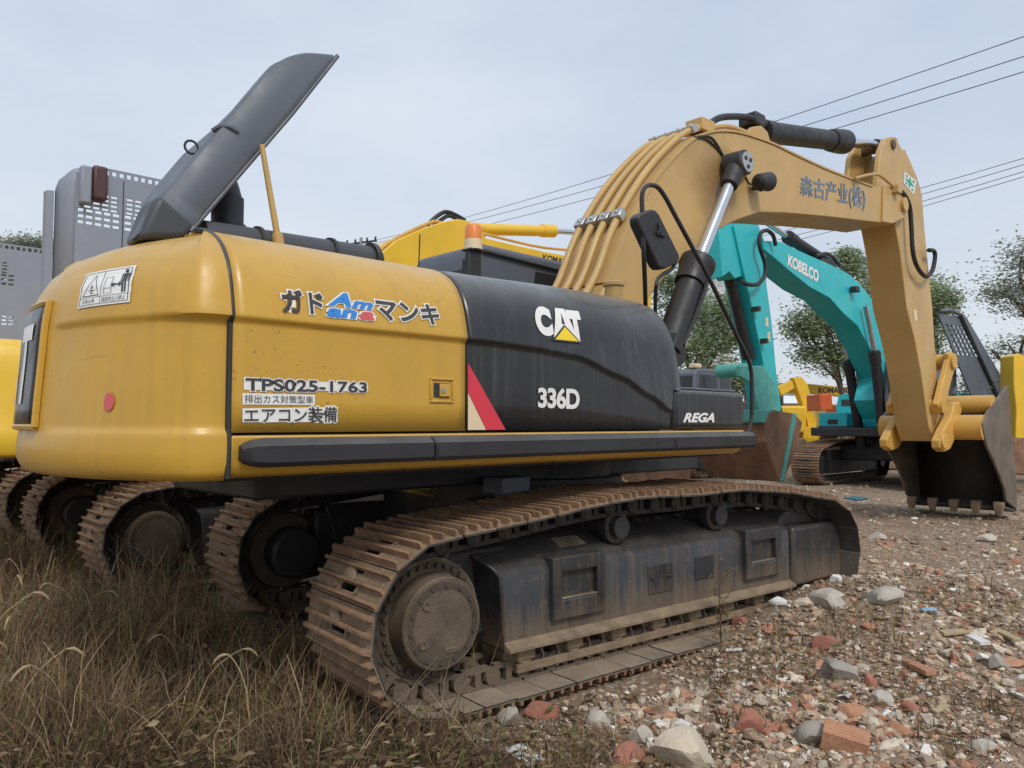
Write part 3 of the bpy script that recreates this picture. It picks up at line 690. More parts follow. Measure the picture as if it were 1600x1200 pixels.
        if full:
            for x in (-.39, .64):
                m = MB(); m.lathe((x, Y(1.12), .848), (0, s, 0), [(0, .075), (0, .105), (.06, .105), (.065, .085), (.22, .085), (.225, .108), (.28, .108), (.285, .07), (.33, .07), (.335, .05)], 24)
                m.bx(x - .05, x + .05, Y(1.05), Y(1.14), .76, .9); o = m.build('carrier_roller', DRK, par, rotz=rot)
                m = MB(); ring_of(m, (x, .848), Y(1.40), .085, 10, .008, .008, s); m.build('roller_bolts', HUB, o)
            for k in range(8):
                x = -1.19 + k * .375
                m = MB(); m.lathe((x, Y(1.13), .198), (0, s, 0), [(0, .05), (.02, .05), (.02, .095), (.24, .095), (.245, .115), (.275, .115), (.28, .07), (.33, .06)], 16)
                m.bx(x - .065, x + .065, Y(1.36), Y(1.47), .17, .262); m.build('track_roller', MUD, par, bevel=.01, rotz=rot)
            g = MB()
            for k in range(8):
                for dx_ in (.12, .24):
                    x = -1.19 + k * .375 + dx_
                    rows = []
                    for j in range(5):
                        z = .09 + j * .04; rows.append([(x - .006 + .03 * math.sin(j * .8), Y(1.30), z), (x - .006 + .03 * math.sin(j * .8), Y(1.455 - .01 * j), z), (x + .008 + .03 * math.sin(j * .8), Y(1.455 - .01 * j), z), (x + .008 + .03 * math.sin(j * .8), Y(1.30), z)])
                    g.grid(rows, closed=True)
            g.bx(-1.15, 1.44, Y(1.303), Y(1.312), .12, .24)
            gd = g.build('roller_guard', FRM, par, rotz=rot)
            MB().bx(-1.25, 1.44, Y(1.43), Y(1.46), .10, .15).build('guard_rail', MUD, gd, bevel=.006)
        if s > 0 and shift:
            for o in set(bpy.data.objects) - first:
                if o.parent == par: o.location = (shift * math.cos(rot), shift * math.sin(rot), 0)
    m = MB(); m.bx(-.75, .75, -1.05, 1.05, .58, .98); m.build('car_body', frame, par, bevel=.04, rotz=rot)
    m = MB(); m.lathe((0, 0, .9), (0, 0, 1), [(0, .78), (.2, .78), (.21, .70), (.36, .70)], 40); m.build('swing_bearing', DRK, par, rotz=rot)

# ------------------------------------------------------------------ writing and marks
def text2d(s, shear=0, offset=0, spacing=1.0, size=1.0):
    cu = bpy.data.curves.new('lettering', 'FONT'); cu.body = s; cu.shear = shear; cu.offset = offset; cu.space_character = spacing; cu.size = size; cu.fill_mode = 'FRONT'; cu.resolution_u = 6
    o = bpy.data.objects.new('lettering', cu); COL.objects.link(o)
    dg = bpy.context.evaluated_depsgraph_get(); dg.update()
    me = bpy.data.meshes.new_from_object(o.evaluated_get(dg)); bpy.data.objects.remove(o); bpy.data.curves.remove(cu)
    vs = [(v.co.x, v.co.y) for v in me.vertices]; fs = [tuple(p.vertices) for p in me.polygons]; bpy.data.meshes.remove(me)
    return vs, fs
def bbox(vs): return min(v[0] for v in vs), max(v[0] for v in vs), min(v[1] for v in vs), max(v[1] for v in vs)
def subdiv2(vs, fs, mx):
    bm = bmesh.new(); bv = [bm.verts.new((x, y, 0)) for x, y in vs]
    for f in fs:
        try: bm.faces.new([bv[i] for i in f])
        except ValueError: pass
    bmesh.ops.triangulate(bm, faces=bm.faces)
    for _ in range(6):
        e = [x for x in bm.edges if x.calc_length() > mx]
        if not e: break
        bmesh.ops.subdivide_edges(bm, edges=e, cuts=1); bmesh.ops.triangulate(bm, faces=[f for f in bm.faces if len(f.verts) > 3])
    bm.verts.ensure_lookup_table(); bm.verts.index_update()
    r = [(v.co.x, v.co.y) for v in bm.verts], [tuple(v.index for v in f.verts) for f in bm.faces]; bm.free(); return r
def decal(name, shapes, mat, par, surf, quad, box=None, sub=None, world=True, label=None):
    """shapes: (verts2d, faces) in the unit frame box -> stretched over quad (TL, TR, BR, BL in (u, v)) -> surf(u, v)"""
    vs, fs = shapes
    x0, x1, y0, y1 = box or bbox(vs)
    un = [((x - x0) / (x1 - x0), (y - y0) / (y1 - y0)) for x, y in vs]
    if sub: un, fs = subdiv2(un, fs, sub)
    TL, TR, BR, BL = quad; m = MB(); P = []
    for a, b in un:
        u = lerp(lerp(BL[0], BR[0], a), lerp(TL[0], TR[0], a), b); v = lerp(lerp(BL[1], BR[1], a), lerp(TL[1], TR[1], a), b); P.append(surf(u, v))
    m.add(P, fs); return m.build(name, mat, par, world=world, label=label, flat=True)
def poly(*pts): return list(pts), [tuple(range(len(pts)))]
def merge(*sh):
    V = []; Fs = []
    for v, f in sh:
        n = len(V); V += list(v); Fs += [tuple(i + n for i in q) for q in f]
    return V, Fs
def outl(s, o1, o2, **k): return text2d(s, offset=o1, **k), text2d(s, offset=o2, **k)
def place(sh, x, y, sx, sy=None, ox=None):
    sy = sx if sy is None else sy
    return [(x + a * sx, y + b * sy) for a, b in sh[0]], sh[1]
def norm(sh, x, y, w_, h_):
    b = bbox(sh[0]); return [(x + (a - b[0]) / (b[1] - b[0]) * w_, y + (c - b[2]) / (b[3] - b[2]) * h_) for a, c in sh[0]], sh[1]
# ------------------------------------------------------------------ the big yellow and black excavator in front
EX = thing('excavator', 'large tan yellow and black tracked excavator in front with open grey engine lid', 'excavator')
undercarriage(EX, UROT, (True, True), shift=.25)
ZB, ZS, ZL, ZT = 1.28, 1.47, 1.94, 2.37            # skirt bottom, panel seam, ledge, hood top
X0, X1, X2, X3 = -3.13, -1.90, -.085, .863            # counterweight seam, panel seam, hood front, tool box front
def zl(x): return interp(x, [(-1.75, ZL), (-1.45, 1.93), (-1.06, 1.905), (-.64, 1.80), (-.35, 1.69), (-.10, 1.585), (.1, 1.55)])
def zt(x): return ZT + .03 * smooth(-1.9, -.6, x) - interp(x, [(-.10, 0), (.0, .006), (.05, .02), (.085, .05)])
def ypan(x, z):
    """outer face of the right hood side: flat, a ledge, then a crown rolling in to the top"""
    l = zl(x); t_ = zt(x)
    if z < l - .022: return -1.5
    if z < l + .012: return -1.5 - .024 * smooth(l - .022, l + .012, z)
    t = min(1, max(0, (z - l) / max(.05, t_ - l)))
    pw = 2.5 if x < -1.8 else 3.2
    return -1.524 + .085 * t + .40 * (1 - math.sqrt(max(0, 1 - t ** (pw + 1.3)))) + .05 * smooth(-.06, .10, x) ** 2
def front_in(x, z):                                    # the hood's rounded front end
    return x
def panel(xa, xb, nxs, name, mat):
    rows = []
    for i in range(nxs + 1):
        x = lerp(xa, xb, i / nxs); l = zl(x); t_ = zt(x); r = []
        zb_ = ZS + .004 if x < -.09 else 1.755
        zs = [zb_, max(zb_, lerp(ZS, l, .3)), max(zb_, lerp(ZS, l, .6)), max(zb_, lerp(ZS, l, .85)), max(zb_, l - .03), l - .022, l - .012, l - .004, l + .004, l + .012, l + .022]
        zs += [lerp(l + .03, t_, q) for q in (.08, .18, .28, .38, .48, .58, .67, .75, .82, .88, .93, .965, .985, .996, 1)]
        for z in zs: z = max(z, zb_); r.append((x, ypan(x, z), z))
        r.append((x, -.75, t_ + .01)); rows.append(r)
    m = MB(); m.grid(rows); o = m.build(name, mat, EX, angle=60)
    s = o.modifiers.new('thick', 'SOLIDIFY'); s.thickness = .02; s.offset = -1
    return o
door = panel(X0 + .006, X1 - .005, 24, 'engine_door', YEL)
side = panel(X1 + .005, .085, 48, 'side_panel', BLK)
# front wall closing the black hood
m = MB(); rows = []
for y0, dx in ((0, 0), (.015, .018), (.05, .03), (.35, .035), (.8, .035)):
    rows.append([(.085 + dx, ypan(.085, z) + y0, z) for z in [lerp(1.6, zt(.085), k / 8) for k in range(9)]])
m.grid(rows); o = m.build('hood_front', BLK, EX, angle=60)
# inner dark body, deck, and the revolving frame
m = MB(); m.bx(-3.12, -.12, -1.42, -.7, 1.40, 1.9); m.bx(-3.12, -.2, -.9, .35, 1.40, 2.22); m.bx(-3.0, -.3, .35, 1.45, 1.40, 2.15); m.build('engine_bay', DRK, EX)
m = MB(); m.bx(-3.1, .80, -1.34, 1.40, 1.265, 1.405); m.bx(-2.6, 1.6, -.6, .6, 1.10, 1.23); m.build('upper_frame', DRK, EX, bevel=.02)
m = MB(); m.bx(-1.05, -.8, -.86, -.66, 1.05, 1.16); m.bx(-.98, -.87, -.9, -.7, 1.0, 1.06); m.build('frame_bracket', GRY, EX, bevel=.01)
# yellow skirt under the panels and its three rubber bumpers
m = MB(); m.prism([(-1.40, 1.285), (-1.455, 1.30), (-1.485, 1.34), (-1.50, ZS - .008), (-1.36, ZS - .008), (-1.36, 1.285)], X0 + .005, X3 - .02, axis='x'); m.build('skirt', YEL, EX, bevel=.01)
for xa, xb in ((-3.09, -2.145), (-2.137, -.155), (-.147, .90)):
    m = MB(); pr_ = [(-1.49, 1.452), (-1.535, 1.449), (-1.572, 1.42), (-1.572, 1.352), (-1.555, 1.332), (-1.49, 1.328)]
    rows = []
    for k, x in enumerate((xa, xa + .012, xb - .012, xb)):
        sc = 1
        rows.append([(x, -1.49 + (y + 1.49) * (.86 if k in (0, 3) else 1), lerp(1.39, z, .9 if k in (0, 3) else 1)) for y, z in pr_])
    if xa < -3:
        rows = [[(xa + dx_, -1.49 + (y + 1.49) * q, lerp(1.395, z, q)) for y, z in pr_] for dx_, q in ((0, .45), (.02, .7), (.05, .88), (.10, 1))] + rows[2:]
    m.grid(rows, closed=True); n = 6; L_ = len(rows); m.f += [tuple(range(n)), tuple(range((L_ - 1) * n, L_ * n))]; m.m += [0, 0]
    m.build('bumper_rail', RUB, EX, angle=30)
# counterweight
OUT = [(-3.136, -1.497), (-3.20, -1.490), (-3.265, -1.466), (-3.325, -1.42), (-3.39, -1.345), (-3.45, -1.245), (-3.505, -1.13), (-3.558, -.99), (-3.60, -.82), (-3.632, -.62), (-3.64, -.42), (-3.620, -.20), (-3.582, 0),
       (-3.536, .22), (-3.49, .45), (-3.44, .68), (-3.39, .90), (-3.33, 1.10), (-3.27, 1.25), (-3.22, 1.36), (-3.17, 1.44), (-3.136, 1.49)]
CWF = catmull([(x, y, 0) for x, y in OUT], 4); NC = len(CWF)
CWL = [0]
for a, b in zip(CWF, CWF[1:]): CWL.append(CWL[-1] + (b - a).length)
def cw_ir(z):
    return interp(z, [(ZB, .07), (1.30, .03), (1.34, .006), (1.40, 0), (1.48, .01), (1.9, .035), (2.0, .045), (2.08, .06), (2.14, .085), (2.20, .12), (2.26, .175), (2.31, .26), (2.345, .38), (2.36, .50), (ZT, .70)])
def cw(s, z):
    """point on the counterweight: s metres along its outline from the seam, height z"""
    s = max(0, min(CWL[-1], s)); i = max(j for j in range(NC - 1) if CWL[j] <= s + 1e-9); t = (s - CWL[i]) / (CWL[i + 1] - CWL[i])
    p = CWF[i].lerp(CWF[i + 1], t); a = CWF[max(i - 1, 0)]; b = CWF[min(i + 2, NC - 1)]; d = (b - a).normalized()
    n = Vector((-abs(d.y), 0, 0)) + Vector((0, -abs(d.x) if p.y < 0 else abs(d.x), 0))
    wr = n.x ** 2
    is_ = ypan(-2.5, max(z, ZS)) + 1.5
    if z < ZS: is_ = interp(z, [(ZB, .05), (1.30, .02), (1.34, .004), (1.40, 0), (ZS, 0)])
    # recessed field between the two ledges, running out towards the rear
    q = min(s, CWL[-1] - s); f = 1 - smooth(.92, 1.06, q)
    fld = smooth(1.462, 1.50, z) * (1 - smooth(1.915, 1.95, z)) * f
    ins = lerp(is_, cw_ir(z), smooth(.15, .95, wr)) + .015 * fld
    return Vector((p.x, p.y, z)) - n * ins
zs = [ZB, 1.288, 1.30, 1.32, 1.35, 1.40, 1.45, 1.465, 1.475, 1.485, 1.495, 1.51, 1.6, 1.7, 1.8, 1.88, 1.91, 1.922, 1.934, 1.946, 1.958, 1.98, 2.02, 2.06, 2.10, 2.14, 2.18, 2.21, 2.24, 2.265, 2.29, 2.315, 2.335, 2.35, 2.36, 2.366, ZT]
SS = [CWL[-1] * k / 150 for k in range(151)]
m = MB(); m.grid([[cw(s, z) for s in SS] for z in zs])
n = len(SS); m.f.append(tuple(range(n))); m.m.append(0); b0 = (len(zs) - 1) * n; m.f.append(tuple(range(b0, b0 + n))); m.m.append(0)
for side_ in (0, n - 1):
    pass
m.f.append(tuple([k * n for k in range(len(zs))] + [k * n + n - 1 for k in range(len(zs) - 1, -1, -1)])); m.m.append(0)
cwo = m.build('counterweight', YEL, EX, angle=50)
m = MB(); pr_ = [(-3.133, ypan(-2.5, z) + .012, z) for z in zs if z > ZS] 
m.tube([(-3.131, -1.485, 1.29), (-3.131, -1.492, ZS)] + pr_[1:-1], .012, 6); m.build('seam_gasket', RUB, EX)
def cw_find(px, py):
    best = None
    for i in range(0, 140):
        s = i * .014
        for j in range(62):
            z = 1.3 + j * .0172; q = proj(cw(s, z)); e = (q[0] - px) ** 2 + (q[1] - py) ** 2
            if best is None or e < best[0]: best = (e, s, z)
    e, s, z = best; st = .007
    for _ in range(4):
        for ds in (-1, 0, 1):
            for dz in (-1, 0, 1):
                q = proj(cw(s + ds * st, z + dz * st)); e2 = (q[0] - px) ** 2 + (q[1] - py) ** 2
                if e2 < best[0]: best = (e2, s + ds * st, z + dz * st)
        s, z = best[1], best[2]; st *= .5
    return s, z
def cws(o):
    def f(s, z):
        p = cw(s, z); a = cw(s + .01, z) - cw(s - .01, z); b = cw(s, z + .01) - cw(s, z - .01); n = a.cross(b).normalized()
        if n.dot(Vector((-3, 0, 1.9)) - p) > 0: n = -n
        return p + n * o
    return f
SQ = [cw_find(137, 429), cw_find(215, 415), cw_find(204, 472), cw_find(123, 483)]
def rect(x0, y0, x1, y1): return poly((x0, y0), (x1, y0), (x1, y1), (x0, y1))
def frame2(x0, y0, x1, y1, t): return merge(rect(x0, y0, x1, y0 + t), rect(x0, y1 - t, x1, y1), rect(x0, y0 + t, x0 + t, y1 - t), rect(x1 - t, y0 + t, x1, y1 - t))
stk = decal('warning_sticker', rect(0, 0, 1, 1), WHT, cwo, cws(.004), SQ, (0, 1, 0, 1), .12)
def tri_frame(a, b, c, t):
    ct = ((a[0] + b[0] + c[0]) / 3, (a[1] + b[1] + c[1]) / 3); q = [(lerp(p[0], ct[0], t), lerp(p[1], ct[1], t)) for p in (a, b, c)]
    return [a, b, c] + q, [(0, 1, 4, 3), (1, 2, 5, 4), (2, 0, 3, 5)]
marks = merge(frame2(.035, .05, .965, .95, .012), rect(.46, .05, .468, .95), rect(.035, .24, .965, .25),
    tri_frame((.08, .29), (.43, .29), (.29, .88), .10), rect(.26, .37, .275, .60), rect(.20, .44, .34, .455), rect(.24, .36, .32, .375), rect(.235, .52, .30, .535),
    frame2(.52, .30, .66, .74, .008), rect(.52, .44, .66, .448), rect(.66, .50, .82, .535), poly((.64, .517), (.70, .45), (.70, .585)), poly((.845, .517), (.785, .45), (.785, .585)),
    ([(.875 + .035 * math.cos(k * .63), .865 + .05 * math.sin(k * .63)) for k in range(10)], [tuple(range(10))]),
    poly((.84, .58), (.91, .58), (.92, .80), (.83, .80)), rect(.805, .56, .826, .79), rect(.924, .56, .945, .79), rect(.84, .29, .868, .585), rect(.882, .29, .91, .585))
decal('pictogram', marks, CHA, stk, cws(.006), SQ, (0, 1, 0, 1), .1)
decal('sticker_lettering', merge(norm(text2d('吊荷注意'), .10, .10, .26, .10), norm(text2d('旋回内立入禁止'), .50, .09, .42, .12)), CHA, stk, cws(.0062), SQ, (0, 1, 0, 1), .1)
cs, cz = cw_find(172, 628)
decal('reflector', ([(.5 + .5 * math.cos(k * math.pi / 14), .5 + .5 * math.sin(k * math.pi / 14)) for k in range(28)], [tuple(range(28))]), PNK, cwo, cws(.006), [(cs - .03, cz + .037), (cs + .03, cz + .037), (cs + .03, cz - .037), (cs - .03, cz - .037)], (0, 1, 0, 1), .2)
# rear black plate with big white letters, seen at a grazing angle
mid = CWL[-1] / 2
m = MB(); ya, yb = cw_find(70, 560)[0] + .03, cw_find(77, 520)[0] + .95
rows = [[cws(.010)(s, z) for s in [lerp(ya, yb, k / 20) for k in range(21)]] for z in [lerp(1.51, 2.03, k / 8) for k in range(9)]]
m.grid(rows); rp_ = m.build('rear_plate', BLK, cwo, angle=60); sm = rp_.modifiers.new('thick', 'SOLIDIFY'); sm.thickness = .012; sm.offset = 1
m = MB(); f_ = cws(.012)
fr_ = [f_(s, 1.495) for s in [lerp(ya - .03, yb + .03, k / 16) for k in range(17)]] + [f_(yb + .03, z) for z in (1.65, 1.8, 1.95, 2.045)] + [f_(s, 2.05) for s in [lerp(yb + .03, ya - .03, k / 16) for k in range(17)]] + [f_(ya - .03, z) for z in (1.95, 1.8, 1.65, 1.495)]
m.tube(fr_, .016, 6); m.build('plate_rim', YEL, cwo)
CATL = merge(*[norm(text2d(c, offset=.03), x, 0, .29, 1) for c, x in (('C', 0), ('A', .33), ('T', .68))])
decal('rear_lettering', CATL, WHT, rp_, cws(.026), [(yb - .06, 1.96), (ya + .06, 1.96), (ya + .06, 1.60), (yb - .06, 1.60)], (0, 1, 0, 1), .12)

# decals of the side panels
SFP = lambda o: (lambda x, z: Vector((x, ypan(x, z) - o, z)))
def q4(*p): return [(at(a, b, y=-1.503).x, at(a, b, y=-1.503).z) for a, b in p]
def lettering(nm, txt, quad, par, face, edge=None, o1=.012, o2=.055, shear=0, sub=None, spacing=1.0, off=.004, thin=None, em=None):
    a, b = outl(txt, o1, o2, shear=shear, spacing=spacing); bb = bbox(a[0])
    if edge: decal(nm + '_outline', b, edge, par, SFP(off), quad, bb, sub)
    return decal(nm, a, face, par, SFP(off + .0025), quad, bb, sub)
lettering('model_code_lettering', 'TPS025-1763', q4((383, 590), (573, 597), (573, 614), (383, 611)), door, CHA, WHT, .026, .085, spacing=1.06)
decal('lettering_backing', rect(0, 0, 1, 1), WHT, door, SFP(.003), q4((379, 614), (492, 617), (492, 633), (379, 632)), (0, 1, 0, 1))
lettering('small_lettering', '排出カス対策型車', q4((382, 616), (489, 619), (489, 630.5), (382, 629.5)), door, CHA, None, .0, .075)
decal('lettering_backing', rect(0, 0, 1, 1), WHT, door, SFP(.0028), q4((381, 592), (575, 599), (575, 612), (381, 609)), (0, 1, 0, 1))
decal('lettering_backing', rect(0, 0, 1, 1), WHT, door, SFP(.0026), q4((379, 638), (528, 636), (528, 659), (379, 660)), (0, 1, 0, 1))
lettering('katakana_lettering', 'エアコン装備', q4((381, 637), (526, 635), (526, 660), (381, 661)), door, CHA, WHT, .014, .085)
ga, gb = outl('ガド', .03, .085); bb = bbox(ga[0]); Q = q4((438, 450), (504, 456), (504, 492), (438, 489))
decal('upper_lettering_outline', gb, WHT, door, SFP(.005), Q, bb, .1); decal('upper_lettering', ga, CHA, door, SFP(.008), Q, bb, .1)
ga, gb = outl('マンキ', .03, .085); bb = bbox(ga[0]); Q = q4((587, 464), (685, 477), (685, 509), (587, 500))
decal('upper_lettering_outline', gb, WHT, door, SFP(.005), Q, bb, .1); decal('upper_lettering', ga, CHA, door, SFP(.008), Q, bb, .1)
Q = q4((506, 453), (584, 463), (584, 503), (506, 496))
A1, A1o = outl('A', .045, .10, shear=.35); mm1, mm1o = outl('m', .045, .10, shear=.3); an, ano = outl('an', .045, .10, shear=.2); aa, aao = outl('a', .045, .10, shear=.2)
def nb(sh, ref, x, y, w_, h_):
    b = bbox(ref); return [(x + (a - b[0]) / (b[1] - b[0]) * w_, y + (c - b[2]) / (b[3] - b[2]) * h_) for a, c in sh[0]], sh[1]
spec = ((A1, A1o, 0.06, .46, .46, .54), (mm1, mm1o, .52, .44, .46, .30), (an, ano, .02, .02, .60, .34))
decal('logo_outline', merge(*[nb(o_, a_[0], *k) for a_, o_, *k in spec], nb(aao, aa[0], .67, .02, .31, .34)), WHT, door, SFP(.005), Q, (0, 1, 0, 1), .15)
decal('logo_lettering', merge(*[nb(a_, a_[0], *k) for a_, o_, *k in spec]), BLU, door, SFP(.008), Q, (0, 1, 0, 1), .15)
decal('logo_letter', nb(aa, aa[0], .67, .02, .31, .34), PNK, door, SFP(.008), Q, (0, 1, 0, 1), .15)
# black panel marks
Q = q4((838, 476), (912, 484), (912, 536), (838, 529))
C_ = norm(text2d('C', offset=.075), 0, .10, .34, .90); T_ = norm(text2d('T', offset=.075), .70, .0, .30, .98)
A_ = poly((.33, .06), (.475, 1), (.675, 1), (.86, .04))
decal('maker_lettering', merge(C_, A_, T_), WHT, side, SFP(.005), Q, (0, 1, 0, 1), .08)
decal('letter_counter', poly((.545, .52), (.575, .86), (.61, .52)), BLK, side, SFP(.0068), Q, (0, 1, 0, 1), .08)
decal('triangle_border', poly((.27, -.03), (.92, -.03), (.585, .50)), BLK, side, SFP(.008), Q, (0, 1, 0, 1), .08)
decal('maker_triangle', poly((.345, .02), (.85, .02), (.585, .43)), LYE, side, SFP(.0095), Q, (0, 1, 0, 1), .08)
lettering('number_lettering', '336D', q4((840, 605), (905, 607), (905, 640), (840, 637)), side, WHT, None, .035, spacing=.92)
Q = q4((728, 567), (790, 567), (790, 670), (731, 670)); xa = X1 + .012
za, zb = at(731, 567, y=-1.503).z, 1.478; xb = at(790, 668, y=-1.503).x; xm = at(760, 668, y=-1.503).x
decal('red_stripe', poly((xa, za), (xb, zb), (xm, zb), (xa, lerp(zb, za, .56))), REDD, side, SFP(.004), [(0, 1), (1, 1), (1, 0), (0, 0)], (0, 1, 0, 1))
decal('cream_stripe', poly((xa, lerp(zb, za, .55)), (xm - .003, zb), (xa, zb)), CRM, side, SFP(.004), [(0, 1), (1, 1), (1, 0), (0, 0)], (0, 1, 0, 1))
# door latch in its pressed recess
c = at(690, 610, y=-1.5); m = MB(); h_, w_ = .062, .075
m.add([], []); 
for x0, x1, z0, z1 in ((-w_, w_, h_ - .012, h_), (-w_, w_, -h_, -h_ + .012), (-w_, -w_ + .012, -h_ + .012, h_ - .012), (w_ - .012, w_, -h_ + .012, h_ - .012)): m.bx(c.x + x0, c.x + x1, -1.509, -1.499, c.z + z0, c.z + z1)
la = m.build('door_latch', YEL, door, bevel=.004)
m = MB(); m.bx(c.x - .05, c.x + .05, -1.5025, -1.499, c.z - .036, c.z + .036); m.build('latch_recess', DRK, la)
m = MB(); m.bx(c.x - .018, c.x + .046, -1.514, -1.50, c.z - .032, c.z + .032); m.build('latch_handle', YEL, la, bevel=.004)
m = MB(); m.cyl((c.x + .004, -1.512, c.z), (c.x + .004, -1.519, c.z), .013, n=16); m.build('latch_lock', ZNC, la)
# tool box at the front right
m = MB(); m.bx(X2 + .03, X3 - .01, -1.50, -.75, ZS + .004, 1.745); tb = m.build('tool_box', BLK, EX, bevel=.035, seg=3)
m = MB(); m.bx(X2 + .02, X3 - .06, -1.46, -.78, 1.745, 1.765); m.build('tool_box_lid', BLK, tb, bevel=.01)
a, b = outl('REGA', .045, .03, shear=.35, spacing=1.02); q = q4((1067, 645), (1116, 645), (1116, 660), (1067, 660))
decal('badge_lettering', a, WHT, tb, lambda x, z: Vector((x, -1.5045, z)), q)

# top deck: long muffler tube, pre-cleaner, fuel filler, beams
m = MB(); pa, pb = at(315, 362, y=-.85), at(575, 398, y=-.85); rr_ = .085
pa.z -= .03; pb.z = lerp(pb.z, pa.z, .6); m.cyl(pa, pb, rr_, n=24); mu = m.build('muffler_tube', PIPE, EX)
for t in (.30, .74): p = pa.lerp(pb, t); m = MB(); m.lathe(p - Vector((.012, 0, 0)), pb - pa, [(0, rr_), (0, rr_ + .012), (.02, rr_ + .012), (.02, rr_)], 24); m.build('tube_clamp', DRK, mu)
m = MB(); p = pb; m.lathe(p, pb - pa, [(0, rr_), (.0, rr_ + .02), (.03, rr_ + .02), (.06, rr_ - .01), (.07, .03)], 24); m.build('tube_end_cap', RUB, mu)
p = at(355, 352, y=-.45); m = MB(); m.lathe((p.x, p.y, p.z - .12), (0, 0, 1), [(0, .10), (.12, .10), (.125, .085), (.27, .085), (.275, .075), (.33, .06), (.36, .05)], 24); m.build('pre_cleaner', PIPE, EX)
p = at(959, 462, y=-.75); m = MB(); m.lathe((p.x, p.y, 2.2), (0, 0, 1), [(0, .07), (p.z - 2.2 + .07, .07), (p.z - 2.2 + .075, .085), (p.z - 2.2 + .10, .085), (p.z - 2.2 + .11, .07)], 20); m.build('filler_cap', TAN, EX)
for px in (842, 868): p = at(px, 445, y=-.95); MB().box((p.x, p.y, zt(p.x) + .012), (.05, .04, .03)).build('hood_hinge', GRY, EX, bevel=.005)
# open engine lid and its prop
LP = xz([(210, 372), (236, 322), (262, 293), (338, 205), (344, 198), (420, 108), (438, 94), (458, 85), (484, 81), (523, 84), (526, 90), (455, 179), (300, 358), (292, 372)], -.92)
LP = LP[:4] + [(p[0], p[2]) for p in catmull([(a, 0, b) for a, b in LP[4:10]], 4)] + LP[10:]
m = MB(); rows = []
cxm = sum(p[0] for p in LP) / len(LP); czm = sum(p[1] for p in LP) / len(LP)
LQ = [LP[0], LP[1], LP[2], ((LP[2][0] + LP[3][0]) / 2, (LP[2][1] + LP[3][1]) / 2)] + LP[3:]
for y, k in ((-.86, 0), (-.90, .012), (-.925, .035), (-.94, .075), (-.945, .12), (-.945, 1.0)):
    rows.append([(lerp(p[0], cxm, k), y, lerp(p[1], czm, k)) for p in LQ] if k < 1 else None)
rows = [r for r in rows if r]; rows = [[(lerp(q[0], cxm + .06, k_), y_, lerp(q[1], czm - .06, k_)) for q in LQ] for y_, k_ in ((.35, .62), (-.1, .50), (-.45, .33), (-.68, .16), (-.80, .05))] + rows
m.grid(rows, closed=True); n = len(LQ); m.f += [tuple(range(n)), tuple(range((len(rows) - 1) * n, len(rows) * n))]; m.m += [0, 0]
lid = m.build('engine_lid', GRY, EX, angle=70)
rim = xz([(296, 362), (455, 178), (526, 88)], -.92); m = MB()
for y in (-.93,): m.tube([(p[0], y, p[1]) for p in rim], .012, 6)
m.build('lid_rim', GRY, lid)
m = MB(); P = xz([(338, 200), (346, 196), (358, 198), (372, 206)], -.945); m.tube([(P[0][0], -.90, P[0][1]), (P[1][0], -.93, P[1][1]), (P[2][0], -.947, P[2][1]), (P[3][0], -.947, P[3][1])], .012, 6, smooth=3); m.build('lid_rib', GRY, lid)
LO = xz([(214, 374), (235, 322), (247, 303), (303, 353), (286, 376)], -.92); m = MB(); m.prism(LO, -.952, -.72); m.build('lid_scoop', PIPE, lid, bevel=.03, seg=3)
p = at(299, 230, y=-.80); m = MB(); m.tube([p + Vector((.032 * math.cos(k * .524), 0, .032 * math.sin(k * .524))) for k in range(13)], .006, 6); m.build('lifting_ring', DRK, lid)
a, b = at(436, 384, y=-.98), at(409, 226, y=-.98); m = MB(); m.tube([a, a.lerp(b, .12), a.lerp(b, .13), b], lambda t: .028 if t < .34 else lerp(.022, .013, t), 10); m.build('lid_prop', TAN, EX)
# cab on the far side
CX0, CX1, CY0, CY1, CZ1 = -.02, 1.95, .60, 1.56, 3.13
m = MB(); pf = [(CX0, 1.44), (CX0, CZ1 - .14), (CX0 + .06, CZ1), (CX1 - .25, CZ1 - .02), (CX1 - .05, CZ1 - .12), (CX1 + .05, 2.2), (CX1 - .05, 1.44)]
m.prism(pf, CY0, CY1); cab = m.build('cab', GRY, EX, bevel=.05, seg=3)
m = MB(); m.prism([(CX0 + .62, 2.25), (CX0 + .74, CZ1 - .17), (CX1 - .28, CZ1 - .18), (CX1 - .16, 2.25)], CY0 - .006, CY0 + .01); m.build('cab_window', GLS, cab)
m = MB(); m.bx(CX0 - .006, CX0 + .01, CY0 + .18, CY1 - .14, 2.2, CZ1 - .22); m.build('cab_rear_window', GLS, cab, bevel=.004)
m = MB(); m.tube([(CX0 - .012, CY0 + .32, 2.86), (CX0 - .03, CY0 + .34, 2.88), (CX0 - .03, CY1 - .3, 2.88), (CX0 - .012, CY1 - .28, 2.86)], .012, 6); m.build('window_bar', DRK, cab)
m = MB(); m.tube([(CX0 + .05, CY0 - .02, CZ1 - .08), (CX1 - .1, CY0 - .02, CZ1 - .15)], .016, 6); m.build('roof_gutter', DRK, cab)
p = at(741, 380, y=CY0 - .12); m = MB(); m.bx(p.x - .09, p.x + .05, CY0 - .16, CY0 - .10, 2.45, 3.0); m.build('beacon_bracket', DRK, EX, bevel=.01)
m = MB(); m.bx(p.x + .0, p.x + .02, CY0 - .11, CY0 + .04, 2.8, 2.95); m.bx(p.x - .1, p.x + .06, CY0 - .19, CY0 - .07, 2.992, 3.006); m.build('beacon_shelf', DRK, EX)
